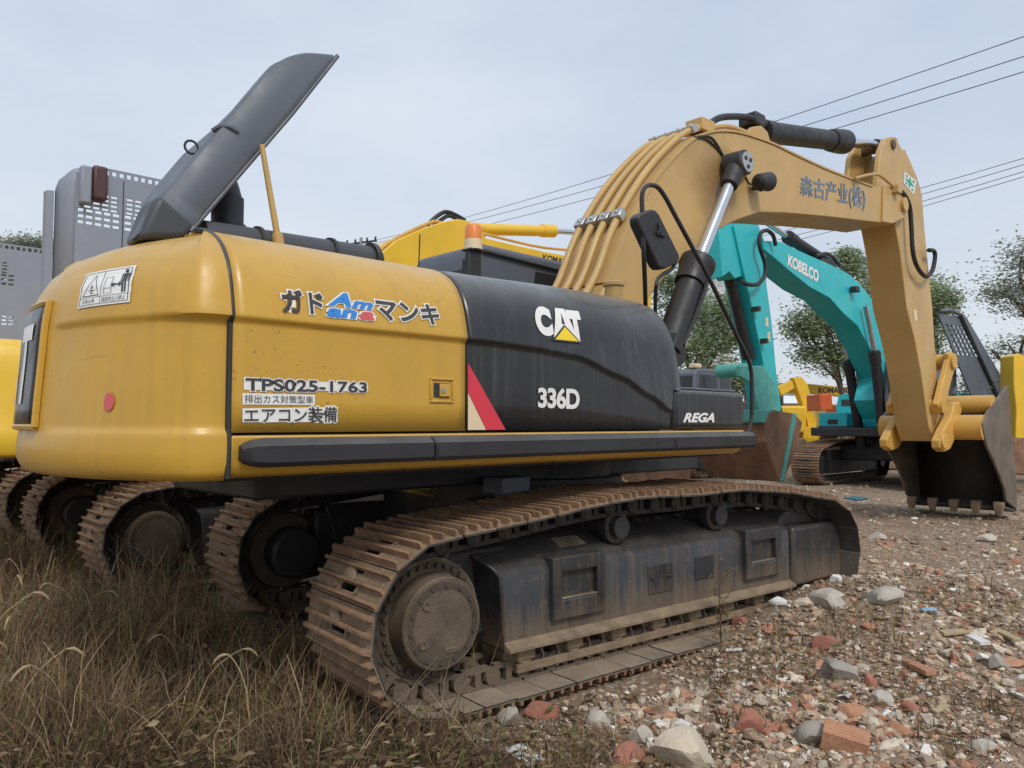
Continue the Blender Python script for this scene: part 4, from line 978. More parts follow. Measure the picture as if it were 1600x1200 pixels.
m = MB(); bp = Vector((p.x - .02, CY0 - .13, 3.006)); m.lathe(bp, (0, 0, 1), [(0, .08), (.085, .075), (.09, .07)], 20); bc = m.build('beacon', CRM, EX)
m = MB(); m.lathe(bp + Vector((0, 0, .088)), (0, 0, 1), [(0, .073), (.10, .072), (.125, .06), (.135, .03)], 20); m.build('beacon_lens', ORG, bc)
a = at(654, 424, y=1.4); b = at(656, 366, y=1.4); m = MB(); m.tube([a - Vector((0, 0, .4)), a, b], .007, 5); m.build('antenna', DRK, EX)

# boom
BY0, BY1 = -.50, .12
topl = xz([(860, 590), (905, 520), (950, 442), (977, 367), (1010, 304), (1037, 265), (1064, 235), (1085, 217), (1106, 208), (1130, 205), (1160, 209), (1205, 224), (1240, 241), (1297, 267), (1363, 292), (1398, 294), (1414, 308), (1418, 325), (1413, 340), (1391, 351)], BY0)
botl = xz([(1374, 348), (1297, 339), (1229, 333), (1187, 332), (1154, 343), (1124, 358), (1094, 382), (1068, 404), (1040, 432), (1016, 462), (975, 530), (935, 600), (895, 612)], BY0)
m = MB(); m.prism(topl + botl, BY0, BY1); boom = m.build('boom', BOOMT, EX, bevel=.012, angle=25)
m = MB(); tp_ = [Vector((x, 0, z)) for x, z in topl[2:15]]
ed = catmull(tp_, 4); rows = []
for i, p in enumerate(ed):
    d = (ed[min(i + 1, len(ed) - 1)] - ed[max(i - 1, 0)]).normalized(); n = Vector((-d.z, 0, d.x)); q = p + n * .016; r = p - n * .006
    rows.append([(q.x, BY0 - .014, q.z), (q.x, BY1 + .014, q.z), (r.x, BY1 + .014, r.z), (r.x, BY0 - .014, r.z)])
m.grid(rows, closed=True); m.build('boom_top_plate', TAN, boom, angle=30)
m = MB(); tip = xz([(1378, 290), (1399, 295), (1414, 309), (1417, 326), (1412, 340), (1391, 350), (1376, 347)], BY0); m.prism(tip, BY0 - .03, BY0); m.build('boom_tip_plate', TAN, boom, bevel=.008); MB().prism(tip, BY1, BY1 + .03).build('boom_tip_plate', TAN, boom, bevel=.008)
p = at(1418, 326, y=BY0 - .03); m = MB(); m.cyl((p.x - .18, BY0 - .075, p.z + .02), (p.x - .18, BY1 + .08, p.z + .02), .10, n=24); m.build('boom_tip_pin', TAN, boom)
def off_path(off, i0, i1):
    P = [Vector((x, 0, z)) for x, z in topl[i0:i1]]; o = []
    for i, p in enumerate(P):
        d = (P[min(i + 1, len(P) - 1)] - P[max(i - 1, 0)]).normalized(); o.append(p + Vector((-d.z, 0, d.x)) * off)
    return o
pipes = []
for k, y in enumerate((-.40, -.26, -.12, .02)):
    m = MB(); P = [Vector((p.x, y, p.z)) for p in off_path(.075, 1, 10 - (k % 2))]; m.tube(P, .032, 10, smooth=5); m.build('boom_pipe', TAN, boom)
def clamp(i, t, nm='pipe_clamp'):
    P = off_path(.075, 1, 11); p = P[i].lerp(P[i + 1], t); d = (P[i + 1] - P[i]).normalized(); n = Vector((-d.z, 0, d.x)); rot = Matrix((d, (0, 1, 0), n)).transposed()
    m = MB()
    for y in (-.40, -.26, -.12, .02): m.box(Vector((p.x, y, p.z)) + n * .012, (.10, .105, .08), rot); m.cyl(Vector((p.x, y, p.z)) + n * .04, Vector((p.x, y, p.z)) + n * .065, .016, n=6)
    m.build(nm, ZNC, boom, bevel=.008)
clamp(2, .35); clamp(6, .6)
m = MB()
for k, y in enumerate((-.32, -.10)):
    P = [at(1098, 203, y=y), at(1108, 194, y=y), at(1125, 184, y=y), at(1150, 182, y=y), at(1172, 184, y=y), at(1184, 190, y=y)]; m.tube(P, .035, 8, smooth=4)
m.build('boom_hose', HOSE, boom)
m = MB(); p = at(1094, 200, y=-.35); m.box(p, (.22, .2, .13)); m.tube([at(1100, 205, y=-.42), at(1115, 199, y=-.42), at(1140, 198, y=-.42), at(1165, 207, y=-.42)], .028, 8, smooth=4); m.build('hose_union', TAN, boom, bevel=.015)
m = MB(); p = at(1175, 190, y=-.25); m.box(p, (.22, .22, .14)); m.cyl(p + Vector((.1, 0, .02)), p + Vector((.26, 0, .05)), .06, n=12); m.box(p + Vector((.02, 0, -.14)), (.14, .16, .2)); m.build('valve_block', DRK, boom, bevel=.02)
m = MB(); P = [at(1090, 213, y=BY0 - .01), at(1110, 214, y=BY0 - .012), at(1122, 228, y=BY0 - .012), at(1130, 243, y=BY0 - .02), at(1140, 250, y=BY0 - .05)]; m.tube(P, .010, 6, smooth=4)
P = [at(1085, 214, y=BY0 - .01), at(1103, 217, y=BY0 - .012), at(1120, 231, y=BY0 - .012), at(1128, 242, y=BY0 - .012), at(1134, 250, y=BY0 - .05)]; m.tube(P, .010, 6, smooth=4)
P = [at(1158, 262, y=BY0 - .03), at(1164, 274, y=BY0 - .012), at(1170, 286, y=BY0 - .012), at(1180, 290, y=BY0 - .06)]; m.tube(P, .009, 6, smooth=4); m.build('boom_cable', HOSE, boom)
# boom cylinders either side
for s, y in ((1, -.64), (0, .26)):
    a = at(1152, 257, y=-.64); b = at(1090, 412, y=-.64); c = at(1042, 548, y=-.64)
    a, b, c = (Vector((v.x, y, v.z)) for v in (a, b, c)); d = (a - b).normalized()
    m = MB(); m.cyl(b - d * .02, c, .122, n=24); m.lathe(b - d * .25, d, [(0, .122), (0, .14), (.16, .145), (.2, .165), (.27, .165), (.3, .08)], 20); m.cyl((c.x, y - .1, c.z), (c.x, y + .1, c.z), .15, n=20); cyl_ = m.build('boom_cylinder', HOSE, EX, angle=30)
    m = MB(); m.cyl(b, a, .056, n=20); m.build('cylinder_rod', CHR, cyl_)
    m = MB(); m.cyl((a.x, y - .10, a.z), (a.x, y + .10, a.z), .125, n=24); m.cyl(a - d * .30, a - d * .08, .085, .10, n=20); m.build('rod_eye', DRK, cyl_, bevel=.01)
    m = MB(); yo = y - .10 if s else y + .10; sg = -1 if s else 1; m.cyl((a.x, yo, a.z), (a.x, yo + sg * .02, a.z), .10, n=24); pc = m.build('pin_cap', ZNC, cyl_)
    m = MB()
    for k in range(3): an_ = k * 2.094 + .5; m.cyl((a.x + .05 * math.cos(an_), yo + sg * .018, a.z + .05 * math.sin(an_)), (a.x + .05 * math.cos(an_), yo + sg * .026, a.z + .05 * math.sin(an_)), .022, n=10)
    m.build('pin_bolt', DRK, pc)
    if s:
        m = MB(); o_ = Vector((.09, -.10, .05)); m.tube([b - d * .25 + o_ * .7, b - d * .3 + o_ * 1.3, c.lerp(b, .3) + o_ * 1.2, c + o_], .02, 8, smooth=4); m.build('cylinder_pipe', HOSE, cyl_)
m = MB(); a = at(1152, 257, y=BY0); m.cyl((a.x, -.56, a.z), (a.x, .2, a.z), .14, n=24); m.build('cylinder_boss', TAN, boom, bevel=.01)
# work light
p = at(1192, 286, y=-.62); m = MB(); m.lathe(p - Vector((.13, 0, .02)), (1, -.15, .22), [(0, .045), (.03, .085), (.20, .10), (.215, .095)], 18); wl = m.build('work_light', DRK, EX, bevel=.008)
m = MB(); q = at(1176, 294, y=-.51); m.tube([q, q + Vector((.05, -.07, 0)), p - Vector((.05, 0, .08))], .024, 6); m.build('light_bracket', DRK, wl)
Q = [(at(a, b, y=-.505).x, at(a, b, y=-.505).z) for a, b in ((1251, 274), (1352, 293), (1352, 330), (1251, 309))]
SB = lambda o: (lambda x, z: Vector((x, BY0 - o, z)))
ta, tb_ = outl('森古产业(株)', .004, .03); bb = bbox(ta[0]); decal('boom_lettering_outline', tb_, ZNC, boom, SB(.004), Q, bb); decal('boom_lettering', ta, NAV, boom, SB(.007), Q, bb)
# arm cylinder above the boom
AY = -.19
a, b, c, d = at(1193, 206, y=AY), at(1312, 221, y=AY), at(1326, 222, y=AY), at(1386, 229, y=AY)
m = MB(); dr = (b - a).normalized(); m.cyl(a, b, .125, n=24); m.lathe(b - dr * .3, dr, [(0, .125), (0, .14), (.1, .15), (.32, .16), (.44, .16), (.45, .08)], 22); m.lathe(a - dr * .05, dr, [(0, .08), (.02, .135), (.22, .135), (.23, .12)], 22); ac = m.build('arm_cylinder', HOSE, EX, angle=30)
m = MB(); m.cyl(b, d, .065, n=20); m.build('cylinder_rod', CHR, ac)
m = MB(); m.cyl((d.x, AY - .13, d.z), (d.x, AY + .13, d.z), .10, n=20); m.cyl(d - (d - b).normalized() * .45, d, .09, n=16); m.build('rod_eye', DRK, ac, bevel=.01)
m = MB(); q = xz([(1160, 212), (1176, 198), (1190, 196), (1200, 206), (1206, 228)], BY0 + .12); [MB().prism(q, y_, y_ + .05).build('arm_cylinder_bracket', TAN, boom, bevel=.01) for y_ in (BY0 + .12, BY1 - .17)]
# arm (stick)
SY0, SY1 = -.43, .05
so_ = xz([(1391, 213), (1400, 217), (1408, 234), (1414, 233), (1422, 250), (1434, 279), (1441, 305), (1445, 360), (1450, 410), (1457, 480), (1460, 530), (1465, 600), (1469, 648), (1467, 672), (1459, 690), (1451, 664), (1440, 585), (1430, 532), (1417, 480), (1407, 394), (1399, 352), (1391, 320), (1388, 280), (1384, 240), (1384, 222)], SY0)
m = MB(); m.prism(so_[3:23] + [so_[2]], SY0, SY1); arm = m.build('arm', TAN, EX, bevel=.012, angle=25)
ear = [so_[i] for i in (22, 23, 24, 0, 1, 2, 3)]
e2 = xz([(1372, 340), (1371, 280), (1376, 235), (1384, 216), (1394, 213), (1402, 219), (1410, 236), (1412, 300), (1402, 340)], SY0)
m = MB(); [MB().prism(e2, a_, b_).build('arm_ear', TAN, arm, bevel=.01) for a_, b_ in ((SY0 - .004, SY0 + .07), (SY1 - .07, SY1 + .004))]
m = MB(); p = at(1394, 226, y=SY0); m.cyl((p.x, SY0 - .03, p.z), (p.x, SY1 + .03, p.z), .07, n=18); m.build('ear_pin', HUB, arm)
q = [(at(a, b, y=SY0 - .004).x, at(a, b, y=SY0 - .004).z) for a, b in ((1413, 268), (1432, 283), (1428, 304), (1412, 286))]
SA = lambda o: (lambda x, z: Vector((x, SY0 - o, z)))
em = decal('arm_emblem', rect(0, 0, 1, 1), WHT, arm, SA(.004), q, (0, 1, 0, 1))
decal('emblem_mark', merge(poly((.5, .98), (.62, .62), (.5, .5), (.38, .62)), poly((.98, .5), (.62, .62), (.5, .5), (.62, .38)), poly((.5, .02), (.38, .38), (.5, .5), (.62, .38)), poly((.02, .5), (.38, .62), (.5, .5), (.38, .38)), rect(.12, .72, .30, .88), rect(.70, .72, .88, .88), rect(.12, .12, .30, .28), rect(.70, .12, .88, .28)), GRN, em, SA(.006), q, (0, 1, 0, 1))
q = [(at(a, b, y=SY0 - .004).x, at(a, b, y=SY0 - .004).z) for a, b in ((1427, 483), (1432, 484), (1434, 502), (1429, 501))]
decal('arm_sticker', rect(0, 0, 1, 1), CRM, arm, SA(.004), q, (0, 1, 0, 1))
m = MB(); P = [at(a, b, y=SY0 - .11) for a, b in ((1402, 297), (1412, 303), (1421, 322), (1424, 355), (1426, 390), (1431, 412), (1440, 427), (1449, 432), (1457, 422), (1461, 402), (1459, 392), (1451, 391))]; m.tube(P, .032, 8, smooth=4); m.build('arm_hose', HOSE, arm)
m = MB(); P = [at(a, b, y=BY0 - .05) for a, b in ((1336, 279), (1350, 275), (1370, 272), (1384, 281), (1399, 294))]; m.tube(P, .02, 8, smooth=3); m.box(at(1401, 296, y=BY0 - .07), (.14, .09, .10)); m.build('arm_pipe', TAN, boom)
# bucket links
m = MB(); lk = xz([(1474, 562), (1473, 553), (1479, 550), (1486, 556), (1487, 570), (1480, 588), (1474, 612), (1468, 640), (1460, 642), (1456, 632), (1463, 604)], -.48)
m.prism(lk, -.56, -.48); lk_ = m.build('bucket_link', GLD, EX, bevel=.012); MB().prism(lk, .10, .18).build('bucket_link', GLD, EX, bevel=.012)
p = at(1479, 565, y=-.48); MB().cyl((p.x, -.60, p.z), (p.x, .22, p.z), .12, n=20).build('link_pin', GLD, lk_); p = at(1462, 635, y=-.48); MB().cyl((p.x, -.60, p.z), (p.x, .2, p.z), .11, n=20).build('link_pin', GLD, lk_)
# bucket
KY0, KY1 = -.99, .49
sp_ = xz([(1533, 661), (1542, 643), (1558, 622), (1573, 602), (1577, 650), (1583, 716), (1587, 769), (1587, 796), (1571, 783), (1568, 763), (1555, 729), (1539, 693)], KY0)
bk = thing_part = None
bks = [MB().prism(sp_, y_ - .02, y_ + .02).build('bucket_side', WORN, EX, bevel=.008) for y_ in (KY0, KY1)]
back = catmull([(x, 0, z) for x, z in ((sp_[1][0], sp_[1][1] - .12), (sp_[4][0] - .35, sp_[4][1] + .10), (sp_[4][0] - .02, sp_[4][1] - .16), (sp_[5][0] + .02, sp_[5][1]), sp_[6], sp_[7], (sp_[8][0] + .05, sp_[8][1] - .12))], 5)
m = MB(); rows = [[(p.x, KY0, p.z), (p.x, KY1, p.z)] for p in back]; m.grid(rows); bk = m.build('bucket', BKT, EX, angle=50); s_ = bk.modifiers.new('thick', 'SOLIDIFY'); s_.thickness = .05; s_.offset = 0
for o_ in bks: o_.parent = bk
m = MB(); p = (sp_[2][0], sp_[2][1])
for k in range(5):
    y = lerp(KY0 + .09, KY1 - .09, k / 4); b0 = Vector((sp_[8][0] + .02, y, sp_[8][1] - .02)); tdir = Vector((-.25, 0, -1)).normalized()
    mm_ = MB(); r4 = []
    for t, wy, wx in ((0, .07, .07), (.08, .065, .075), (.16, .05, .035), (.21, .042, .018)):
        c_ = b0 + tdir * t; r4.append([(c_.x - wx, y - wy, c_.z), (c_.x - wx, y + wy, c_.z), (c_.x + wx, y + wy, c_.z), (c_.x + wx, y - wy, c_.z)])
    mm_.grid(r4, closed=True); mm_.f += [(0, 1, 2, 3), (12, 13, 14, 15)]; mm_.m += [0, 0]; mm_.build('bucket_tooth', MUD, bk, bevel=.008)
p0 = at(1533, 668, y=KY0); p1 = at(1548, 634, y=KY0)
m = MB(); m.cyl((p0.x + .16, KY0, p0.z), (p0.x + .16, KY1, p0.z), .19, n=28); m.cyl((p1.x + .14, KY0, p1.z + .02), (p1.x + .14, KY1, p1.z + .02), .15, n=24); m.build('bucket_top_tube', GLD, bk)
for ya, yb_ in ((-.62, -.50), (.12, .24)):
    e = xz([(1462, 700), (1469, 706), (1478, 702), (1484, 690), (1487, 672), (1493, 655), (1497, 640), (1493, 628), (1485, 630), (1480, 650), (1468, 672), (1461, 688)], -.56); m = MB(); m.prism(e, ya, yb_); m.build('bucket_ear', GLD, bk, bevel=.015)
m = MB(); p = at(1473, 690, y=-.62); m.cyl((p.x, -.66, p.z), (p.x, -.60, p.z), .11, n=20); m.build('bucket_pin', GLD, bk, bevel=.01)
m = MB(); rows = []
lp = [(sp_[0][0] + .02, sp_[0][1] - .1), (sp_[0][0] + .1, sp_[0][1] + .05), (sp_[4][0] - .3, sp_[4][1] + .08), (sp_[0][0] + .4, sp_[0][1] - .12)]
m.prism(lp, KY0 + .021, KY1 - .021); m.build('bucket_top_plate', BKT, bk, bevel=.02)
# mirror on its tubular rail
MY = -1.36
m = MB(); P = [at(a, b, y=MY) for a, b in ((1167, 682), (1174, 656), (1175, 622), (1172, 570), (1149, 520), (1107, 433), (1088, 398), (1055, 337), (1040, 309), (1028, 293), (1016, 289), (1007, 294), (1003, 308), (1004, 340), (1006, 400))] + [at(1008, 450, y=-1.2), at(1009, 500, y=-1.02)]
m.tube(P, .0165, 8, smooth=4); rail = m.build('mirror_rail', RUB, EX)
m = MB(); P = [at(a, b, y=MY) for a, b in ((1025, 450), (1028, 436), (1038, 427), (1050, 420), (1056, 407), (1054, 398), (1035, 366))]; P = [at(1024, 505, y=-1.02), at(1024, 476, y=-1.2)] + P; m.tube(P, .014, 8, smooth=4); m.build('mirror_arm', RUB, rail)
mq = xz([(991, 341), (995, 335), (1012, 328), (1019, 330), (1024, 336), (1055, 398), (1056, 406), (1051, 413), (1034, 421), (1027, 421), (1022, 416), (992, 350)], MY)
m = MB(); m.prism(mq, MY - .035, MY + .05); mi_ = m.build('mirror', RUB, rail, bevel=.015, seg=3)
m = MB(); p = at(1032, 366, y=MY - .04); m.box(p, (.10, .03, .03)); m.box(p + Vector((-.02, 0, .03)), (.02, .03, .09)); m.build('mirror_clamp', DRK, mi_, bevel=.004)
m = MB(); p = MY + .051; m.prism([(lerp(x, sum(a[0] for a in mq) / 12, .1), lerp(z, sum(a[1] for a in mq) / 12, .1)) for x, z in mq], p, p + .003); m.build('mirror_glass', CHR, mi_)
# ------------------------------------------------------------------ the neighbouring machines of the yard
def perforated(x0, x1, z0, z1, holes, y):
    """a sheet in the xz plane with real rectangular holes"""
    xs = sorted({x0, x1, *[h[0] for h in holes], *[h[1] for h in holes]}); zs_ = sorted({z0, z1, *[h[2] for h in holes], *[h[3] for h in holes]})
    m = MB(); n = len(xs); m.v = [(x, y, z) for z in zs_ for x in xs]
    for j in range(len(zs_) - 1):
        for i in range(n - 1):
            cx, cz = (xs[i] + xs[i + 1]) / 2, (zs_[j] + zs_[j + 1]) / 2
            if any(h[0] < cx < h[1] and h[2] < cz < h[3] for h in holes): continue
            m.f.append((j * n + i, j * n + i + 1, (j + 1) * n + i + 1, (j + 1) * n + i)); m.m.append(0)
    return m
def house(par, paint, panel_mat, cabm, lid=True, cab=True, top=2.2, skirt=None):
    """upper body in the machine's own frame (x forward, y left)"""
    o = []
    pts = [(-3.1, -1.5), (-3.28, -1.45), (-3.42, -1.28), (-3.55, -.8), (-3.6, 0), (-3.55, .8), (-3.42, 1.28), (-3.28, 1.45), (-3.1, 1.5), (-2.6, 1.5), (-2.6, -1.5)]
    m = MB(); rows = []
    for z, s in ((1.24, .97), (1.29, 1), (1.45, 1), (1.46, .995), (1.9, .985), (2.05, .965), (top - .05, .93), (top, .86)): rows.append([(lerp(-2.6, x, s if x < -2.6 else 1), y * lerp(1, s, .6), z) for x, y in pts])
    m.grid(rows, closed=True); n = len(pts); m.f += [tuple(range(n)), tuple(range((len(rows) - 1) * n, len(rows) * n))]; m.m += [0, 0]
    cw_ = m.build('counterweight', paint, par, bevel=.02)
    m = MB(); P = Vector((-3.2, -1.0, top - .03)); m.tube([P + Vector((.07 * math.cos(R(a)), 0, .11 * math.sin(R(a)))) for a in range(0, 181, 20)], .025, 6); m.build('lifting_eye', paint, cw_)
    m = MB(); m.prism([(-1.5, 1.42), (-1.5, 1.95), (-1.42, top - .03), (-1.2, top + .03), (-.4, top + .03), (-.4, 1.42)], -2.59, -.1, axis='x'); m.prism([(1.5, 1.42), (1.5, 1.95), (1.42, top - .03), (1.2, top), (.3, top), (.3, 1.42)], -2.59, -.2, axis='x'); m.bx(-2.59, -.3, -.41, .31, 1.4, top - .1); m.build('engine_housing', panel_mat, par, bevel=.015)
    m = MB(); m.bx(-.09, .95, -1.5, -.75, 1.42, 1.8); m.build('tool_box', panel_mat, par, bevel=.03)
    m = MB(); m.bx(-2.6, 1.5, -1.46, 1.46, 1.2, 1.41); m.build('upper_frame', skirt or paint, par, bevel=.02)
    if cab:
        m = MB(); m.prism([(-.02, 1.42), (-.02, 2.98), (.05, 3.1), (1.7, 3.08), (1.92, 2.95), (2.0, 2.1), (1.9, 1.42)], .55, 1.52); c = m.build('cab', cabm, par, bevel=.05)
        m = MB(); m.bx(1.86, 1.99, .66, 1.41, 1.72, 2.86)
        m.prism([(.72, 1.9), (.8, 2.9), (1.68, 2.9), (1.8, 1.9)], .543, .556); m.prism([(.1, 2.0), (.1, 2.9), (.62, 2.9), (.58, 2.0)], .543, .556)
        m.prism([(.72, 1.9), (.8, 2.9), (1.68, 2.9), (1.8, 1.9)], 1.512, 1.527); m.prism([(.1, 2.0), (.1, 2.9), (.62, 2.9), (.58, 2.0)], 1.512, 1.527)
        m.build('cab_window', GLS, c)
        m = MB()
        for k in range(5): y = .72 + k * .16; m.cyl((2.0, y, 1.75), (1.97, y, 2.85), .014, n=6)
        m.build('cab_guard', DRK, c)
def generic_arm(par, tip, foot, paint, y0, y1):
    pass
def limb(par, name, mat, pts_px, y0, y1, bevel=.015, yref=None):
    m = MB(); m.prism(xz(pts_px, y0 if yref is None else yref), y0, y1); return m.build(name, mat, par, bevel=bevel, world=True, angle=25)
def rodpair(par, a, b, c, r, mat=HOSE, rr_=None, world=True):
    m = MB(); d = (b - a).normalized(); m.cyl(a, b, r, n=20); m.lathe(b - d * .3, d, [(0, r), (0, r * 1.16), (.28, r * 1.2), (.3, r * .6)], 20); m.lathe(a - d * .12, d, [(0, r * .6), (.02, r * 1.1), (.25, r * 1.1), (.26, r)], 16)
    o = m.build('hydraulic_cylinder', mat, par, world=world); m = MB(); m.cyl(b, c, rr_ or r * .5, n=16); m.build('cylinder_rod', CHR, o, world=world if par is None else False) if False else None
    k = MB(); k.v = m.v; k.f = m.f; k.m = m.m
    if world and par is not None:
        mi = (Matrix.Translation(par.location) @ Matrix.Rotation(par.rotation_euler.z, 4, 'Z')).inverted(); k.v = [tuple(mi @ Vector(v)) for v in k.v]
    k.build('cylinder_rod', CHR, o); return o
_fx = lambda px, py: ((at(px, py, y=3.92).x + .15 + 2.26) / 2.06, (at(px, py, y=3.92).z - 2.15) / 1.96)
HB = []
for a_, b_, c_, d_, nc_, nr_ in ((131, 328, 187, 303, 4, 4), (119, 352, 190, 329, 5, 3), (197, 339, 250, 314, 4, 4), (194, 364, 262, 341, 5, 3), (128, 440, 190, 420, 5, 3), (198, 452, 262, 430, 5, 3)):
    u0, v0 = _fx(a_, b_); u1, v1 = _fx(c_, d_); HB.append((u0, v0 + (v1 - v0) * .12, nc_, nr_, u1 - u0, (v1 - v0) * .8))
def vented_lid(par, x0, x1, z0, z1, yl, block_px=None):
    """upright open engine lid: a perforated sheet with a rounded rear flange"""
    holes = []
    sx = 2.06; HX = [h for h in HB if x0 + (h[0] + h[4]) * sx < x1 + .02]
    for cx, cz, nc, nr, wd, ht in HX:
        for i in range(nc):
            for j in range(nr):
                hx = x0 + cx * sx + i * wd / nc * sx; hz = z0 + (cz + j * ht / nr) * (z1 - z0)
                holes.append((hx, hx + wd / nc * sx * .76, hz, hz + ht / nr * (z1 - z0) * .52))
    hs = []
    for i in range(26):
        hx = x0 + (.09 + i * .034) * sx
        if hx + .03 * sx < x1: hs.append((hx, hx + .021 * sx, z1 - .07, z1 - .022))
    m = perforated(x0, x1, z0, z1 - .10, holes, yl); q = perforated(x0 + .08 * 2.06, x1, z1 - .10, z1, hs, yl); m.add(q.v, q.f)
    o = m.build('engine_lid', LGR, par, flat=True); s = o.modifiers.new('thick', 'SOLIDIFY'); s.thickness = .018; s.offset = 0
    m = MB(); rows = []
    for z, k in ((z0, 0), (z1 - .35, 0), (z1 - .2, .0), (z1 - .1, .03), (z1 - .045, .08), (z1 - .012, .15)):
        rows.append([(x0 + .02 + k, yl + .0, z), (x0 - .05 + k, yl + .03, z), (x0 - .085 + k, yl + .10, z), (x0 - .09 + k, yl + .42, z)])
    m.grid(rows); f = m.build('lid_flange', LGR, o, angle=60); s = f.modifiers.new('thick', 'SOLIDIFY'); s.thickness = .02
    m = MB(); rows = []
    for z in (z0, z1 - .38, z1 - .25, z1 - .22): rows.append([(x0 - .10, yl + .40, z), (x0 - .16, yl + .43, z), (x0 - .17, yl + .52, z), (x0 - .08, yl + .55, z)])
    m.grid(rows, closed=True); m.build('lid_hinge_post', LGR, o)
    m = MB(); m.bx(x0 + _fx(192, 320)[0] * sx - .004, x0 + _fx(192, 320)[0] * sx + .004, yl - .014, yl - .008, z0, z1 - .1); m.build('lid_seam', DRK, o)
    m = MB(); m.bx(x0 + .02, x0 + .12, yl - .1, yl, z1 - .42, z1 - .04); m.build('lid_pocket', LGR, o, bevel=.02)
    m = MB(); m.bx(x0 + .13, x0 + .27, yl - .09, yl - .005, z1 - .36, z1 - .01); m.build('lid_lamp', REDB, o, bevel=.03, seg=3)
    return o
# ---- second machine of the near row
K2 = thing('excavator', 'bright yellow excavator just beyond the front one, its boom rising behind the dark cab', 'excavator', (-.15, 4.2, 0))
undercarriage(K2, R(-1), (True, False), full=False)
house(K2, KYL, KYL, GRY, cab=True)
vented_lid(K2, -2.26, at(287, 300, y=3.92).x + .15, 2.15, 4.11, -.28)
m = MB(); m.bx(-2.42, -2.12, -1.05, -.6, 2.2, 2.98); m.build('air_filter_box', GLD, K2, bevel=.02)
BP = 3.72
b2 = limb(K2, 'boom', KYL, [(560, 640), (575, 440), (592, 398), (618, 376), (652, 360), (690, 347), (716, 342), (732, 345), (760, 372), (807, 383), (852, 393), (900, 402), (960, 418), (1004, 430), (1012, 446), (1000, 458), (960, 462), (880, 462), (800, 470), (720, 505), (690, 560), (660, 640)], BP, BP + .58)
rodpair(K2, at(740, 358, y=BP + .29), at(866, 361, y=BP + .29), at(990, 369, y=BP + .29), .088, KYL)
m = MB()
for k, y in enumerate((BP + .05, BP + .2, BP + .36)):
    m.tube([at(a, b, y=y) for a, b in ((583, 405), (600, 385), (640, 362), (676, 347), (690, 349), (720, 360), (758, 368))], .026, 8, smooth=4)
m.tube([at(a, b, y=BP + .1) for a, b in ((745, 362), (790, 374), (850, 387), (920, 393))], .022, 8, smooth=3); m.build('boom_pipe', GLD, b2, world=False) if False else None
def wbuild(m, name, mat, root, par, **k):
    mi = (Matrix.Translation(root.location) @ Matrix.Rotation(root.rotation_euler.z, 4, 'Z')).inverted(); m.v = [tuple(mi @ Vector(v)) for v in m.v]; return m.build(name, mat, par, **k)
wbuild(m, 'boom_pipe', GLD, K2, b2)
m = MB()
for dx in (0, 10): m.tube([at(a, b, y=BP + .25) for a, b in ((668 + dx, 352), (680 + dx, 340 + dx * .3), (696 + dx * .5, 331 + dx * .6), (712, 336 + dx * .5), (726, 344))], .03, 8, smooth=4)
wbuild(m, 'boom_hose', HOSE, K2, b2)
q = [(at(a, b, y=BP).x, at(a, b, y=BP).z) for a, b in ((848, 397), (896, 406), (896, 417), (848, 408))]
s2 = text2d('KOMATSU', offset=.03); m = MB(); bb = bbox(s2[0])
def ontoplane(sh, quad, y, bb):
    TL, TR, BR, BL = quad; x0, x1, y0, y1 = bb; P = []
    for x, z in sh[0]:
        a, b = (x - x0) / (x1 - x0), (z - y0) / (y1 - y0); P.append((lerp(lerp(BL[0], BR[0], a), lerp(TL[0], TR[0], a), b), y, lerp(lerp(BL[1], BR[1], a), lerp(TL[1], TR[1], a), b)))
    m = MB(); m.add(P, sh[1]); return m
wbuild(ontoplane(s2, q, BP - .006, bb), 'boom_lettering', CHA, K2, b2, flat=True)
a2 = limb(K2, 'arm', KYL, [(985, 425), (1012, 420), (1020, 440), (1012, 560), (1004, 640), (990, 640), (985, 560)], BP + .08, BP + .5)
m = MB(); q = [(6.0, .1), (5.9, .7), (6.2, 1.35), (6.9, 1.4), (7.4, .9), (7.3, .2), (6.6, .0)]; m.prism(q, -1.0, .5); m.build('bucket', RUST, K2, bevel=.03)
# ---- third machine of the near row
K3 = thing('excavator', 'yellow excavator at the far left edge, only its vented lid and rear sprocket showing', 'excavator', (-.17, 8.4, 0))
undercarriage(K3, R(1), (False, False), full=False)
house(K3, KYL, KYL, GRY, cab=True)
vented_lid(K3, -2.86, -1.3, 2.15, 4.02, -.35)
m = MB(); m.prism([(.1, 1.7), (.6, 1.8), (1.9, 3.5), (3.0, 4.0), (6.2, 3.2), (6.2, 2.9), (3.2, 3.3), (2.4, 3.1), (.8, 1.6)], -.5, .1); m.build('boom', KYL, K3, bevel=.02)
m = MB(); m.prism([(6.0, 3.3), (6.4, 3.3), (6.5, 1.2), (6.1, 1.2)], -.4, 0); m.build('arm', KYL, K3, bevel=.02)
m = MB(); m.prism([(5.8, .1), (5.7, .7), (6.0, 1.35), (6.7, 1.4), (7.2, .9), (7.1, .2), (6.4, .0)], -.95, .5); m.build('bucket', RUST, K3, bevel=.03)

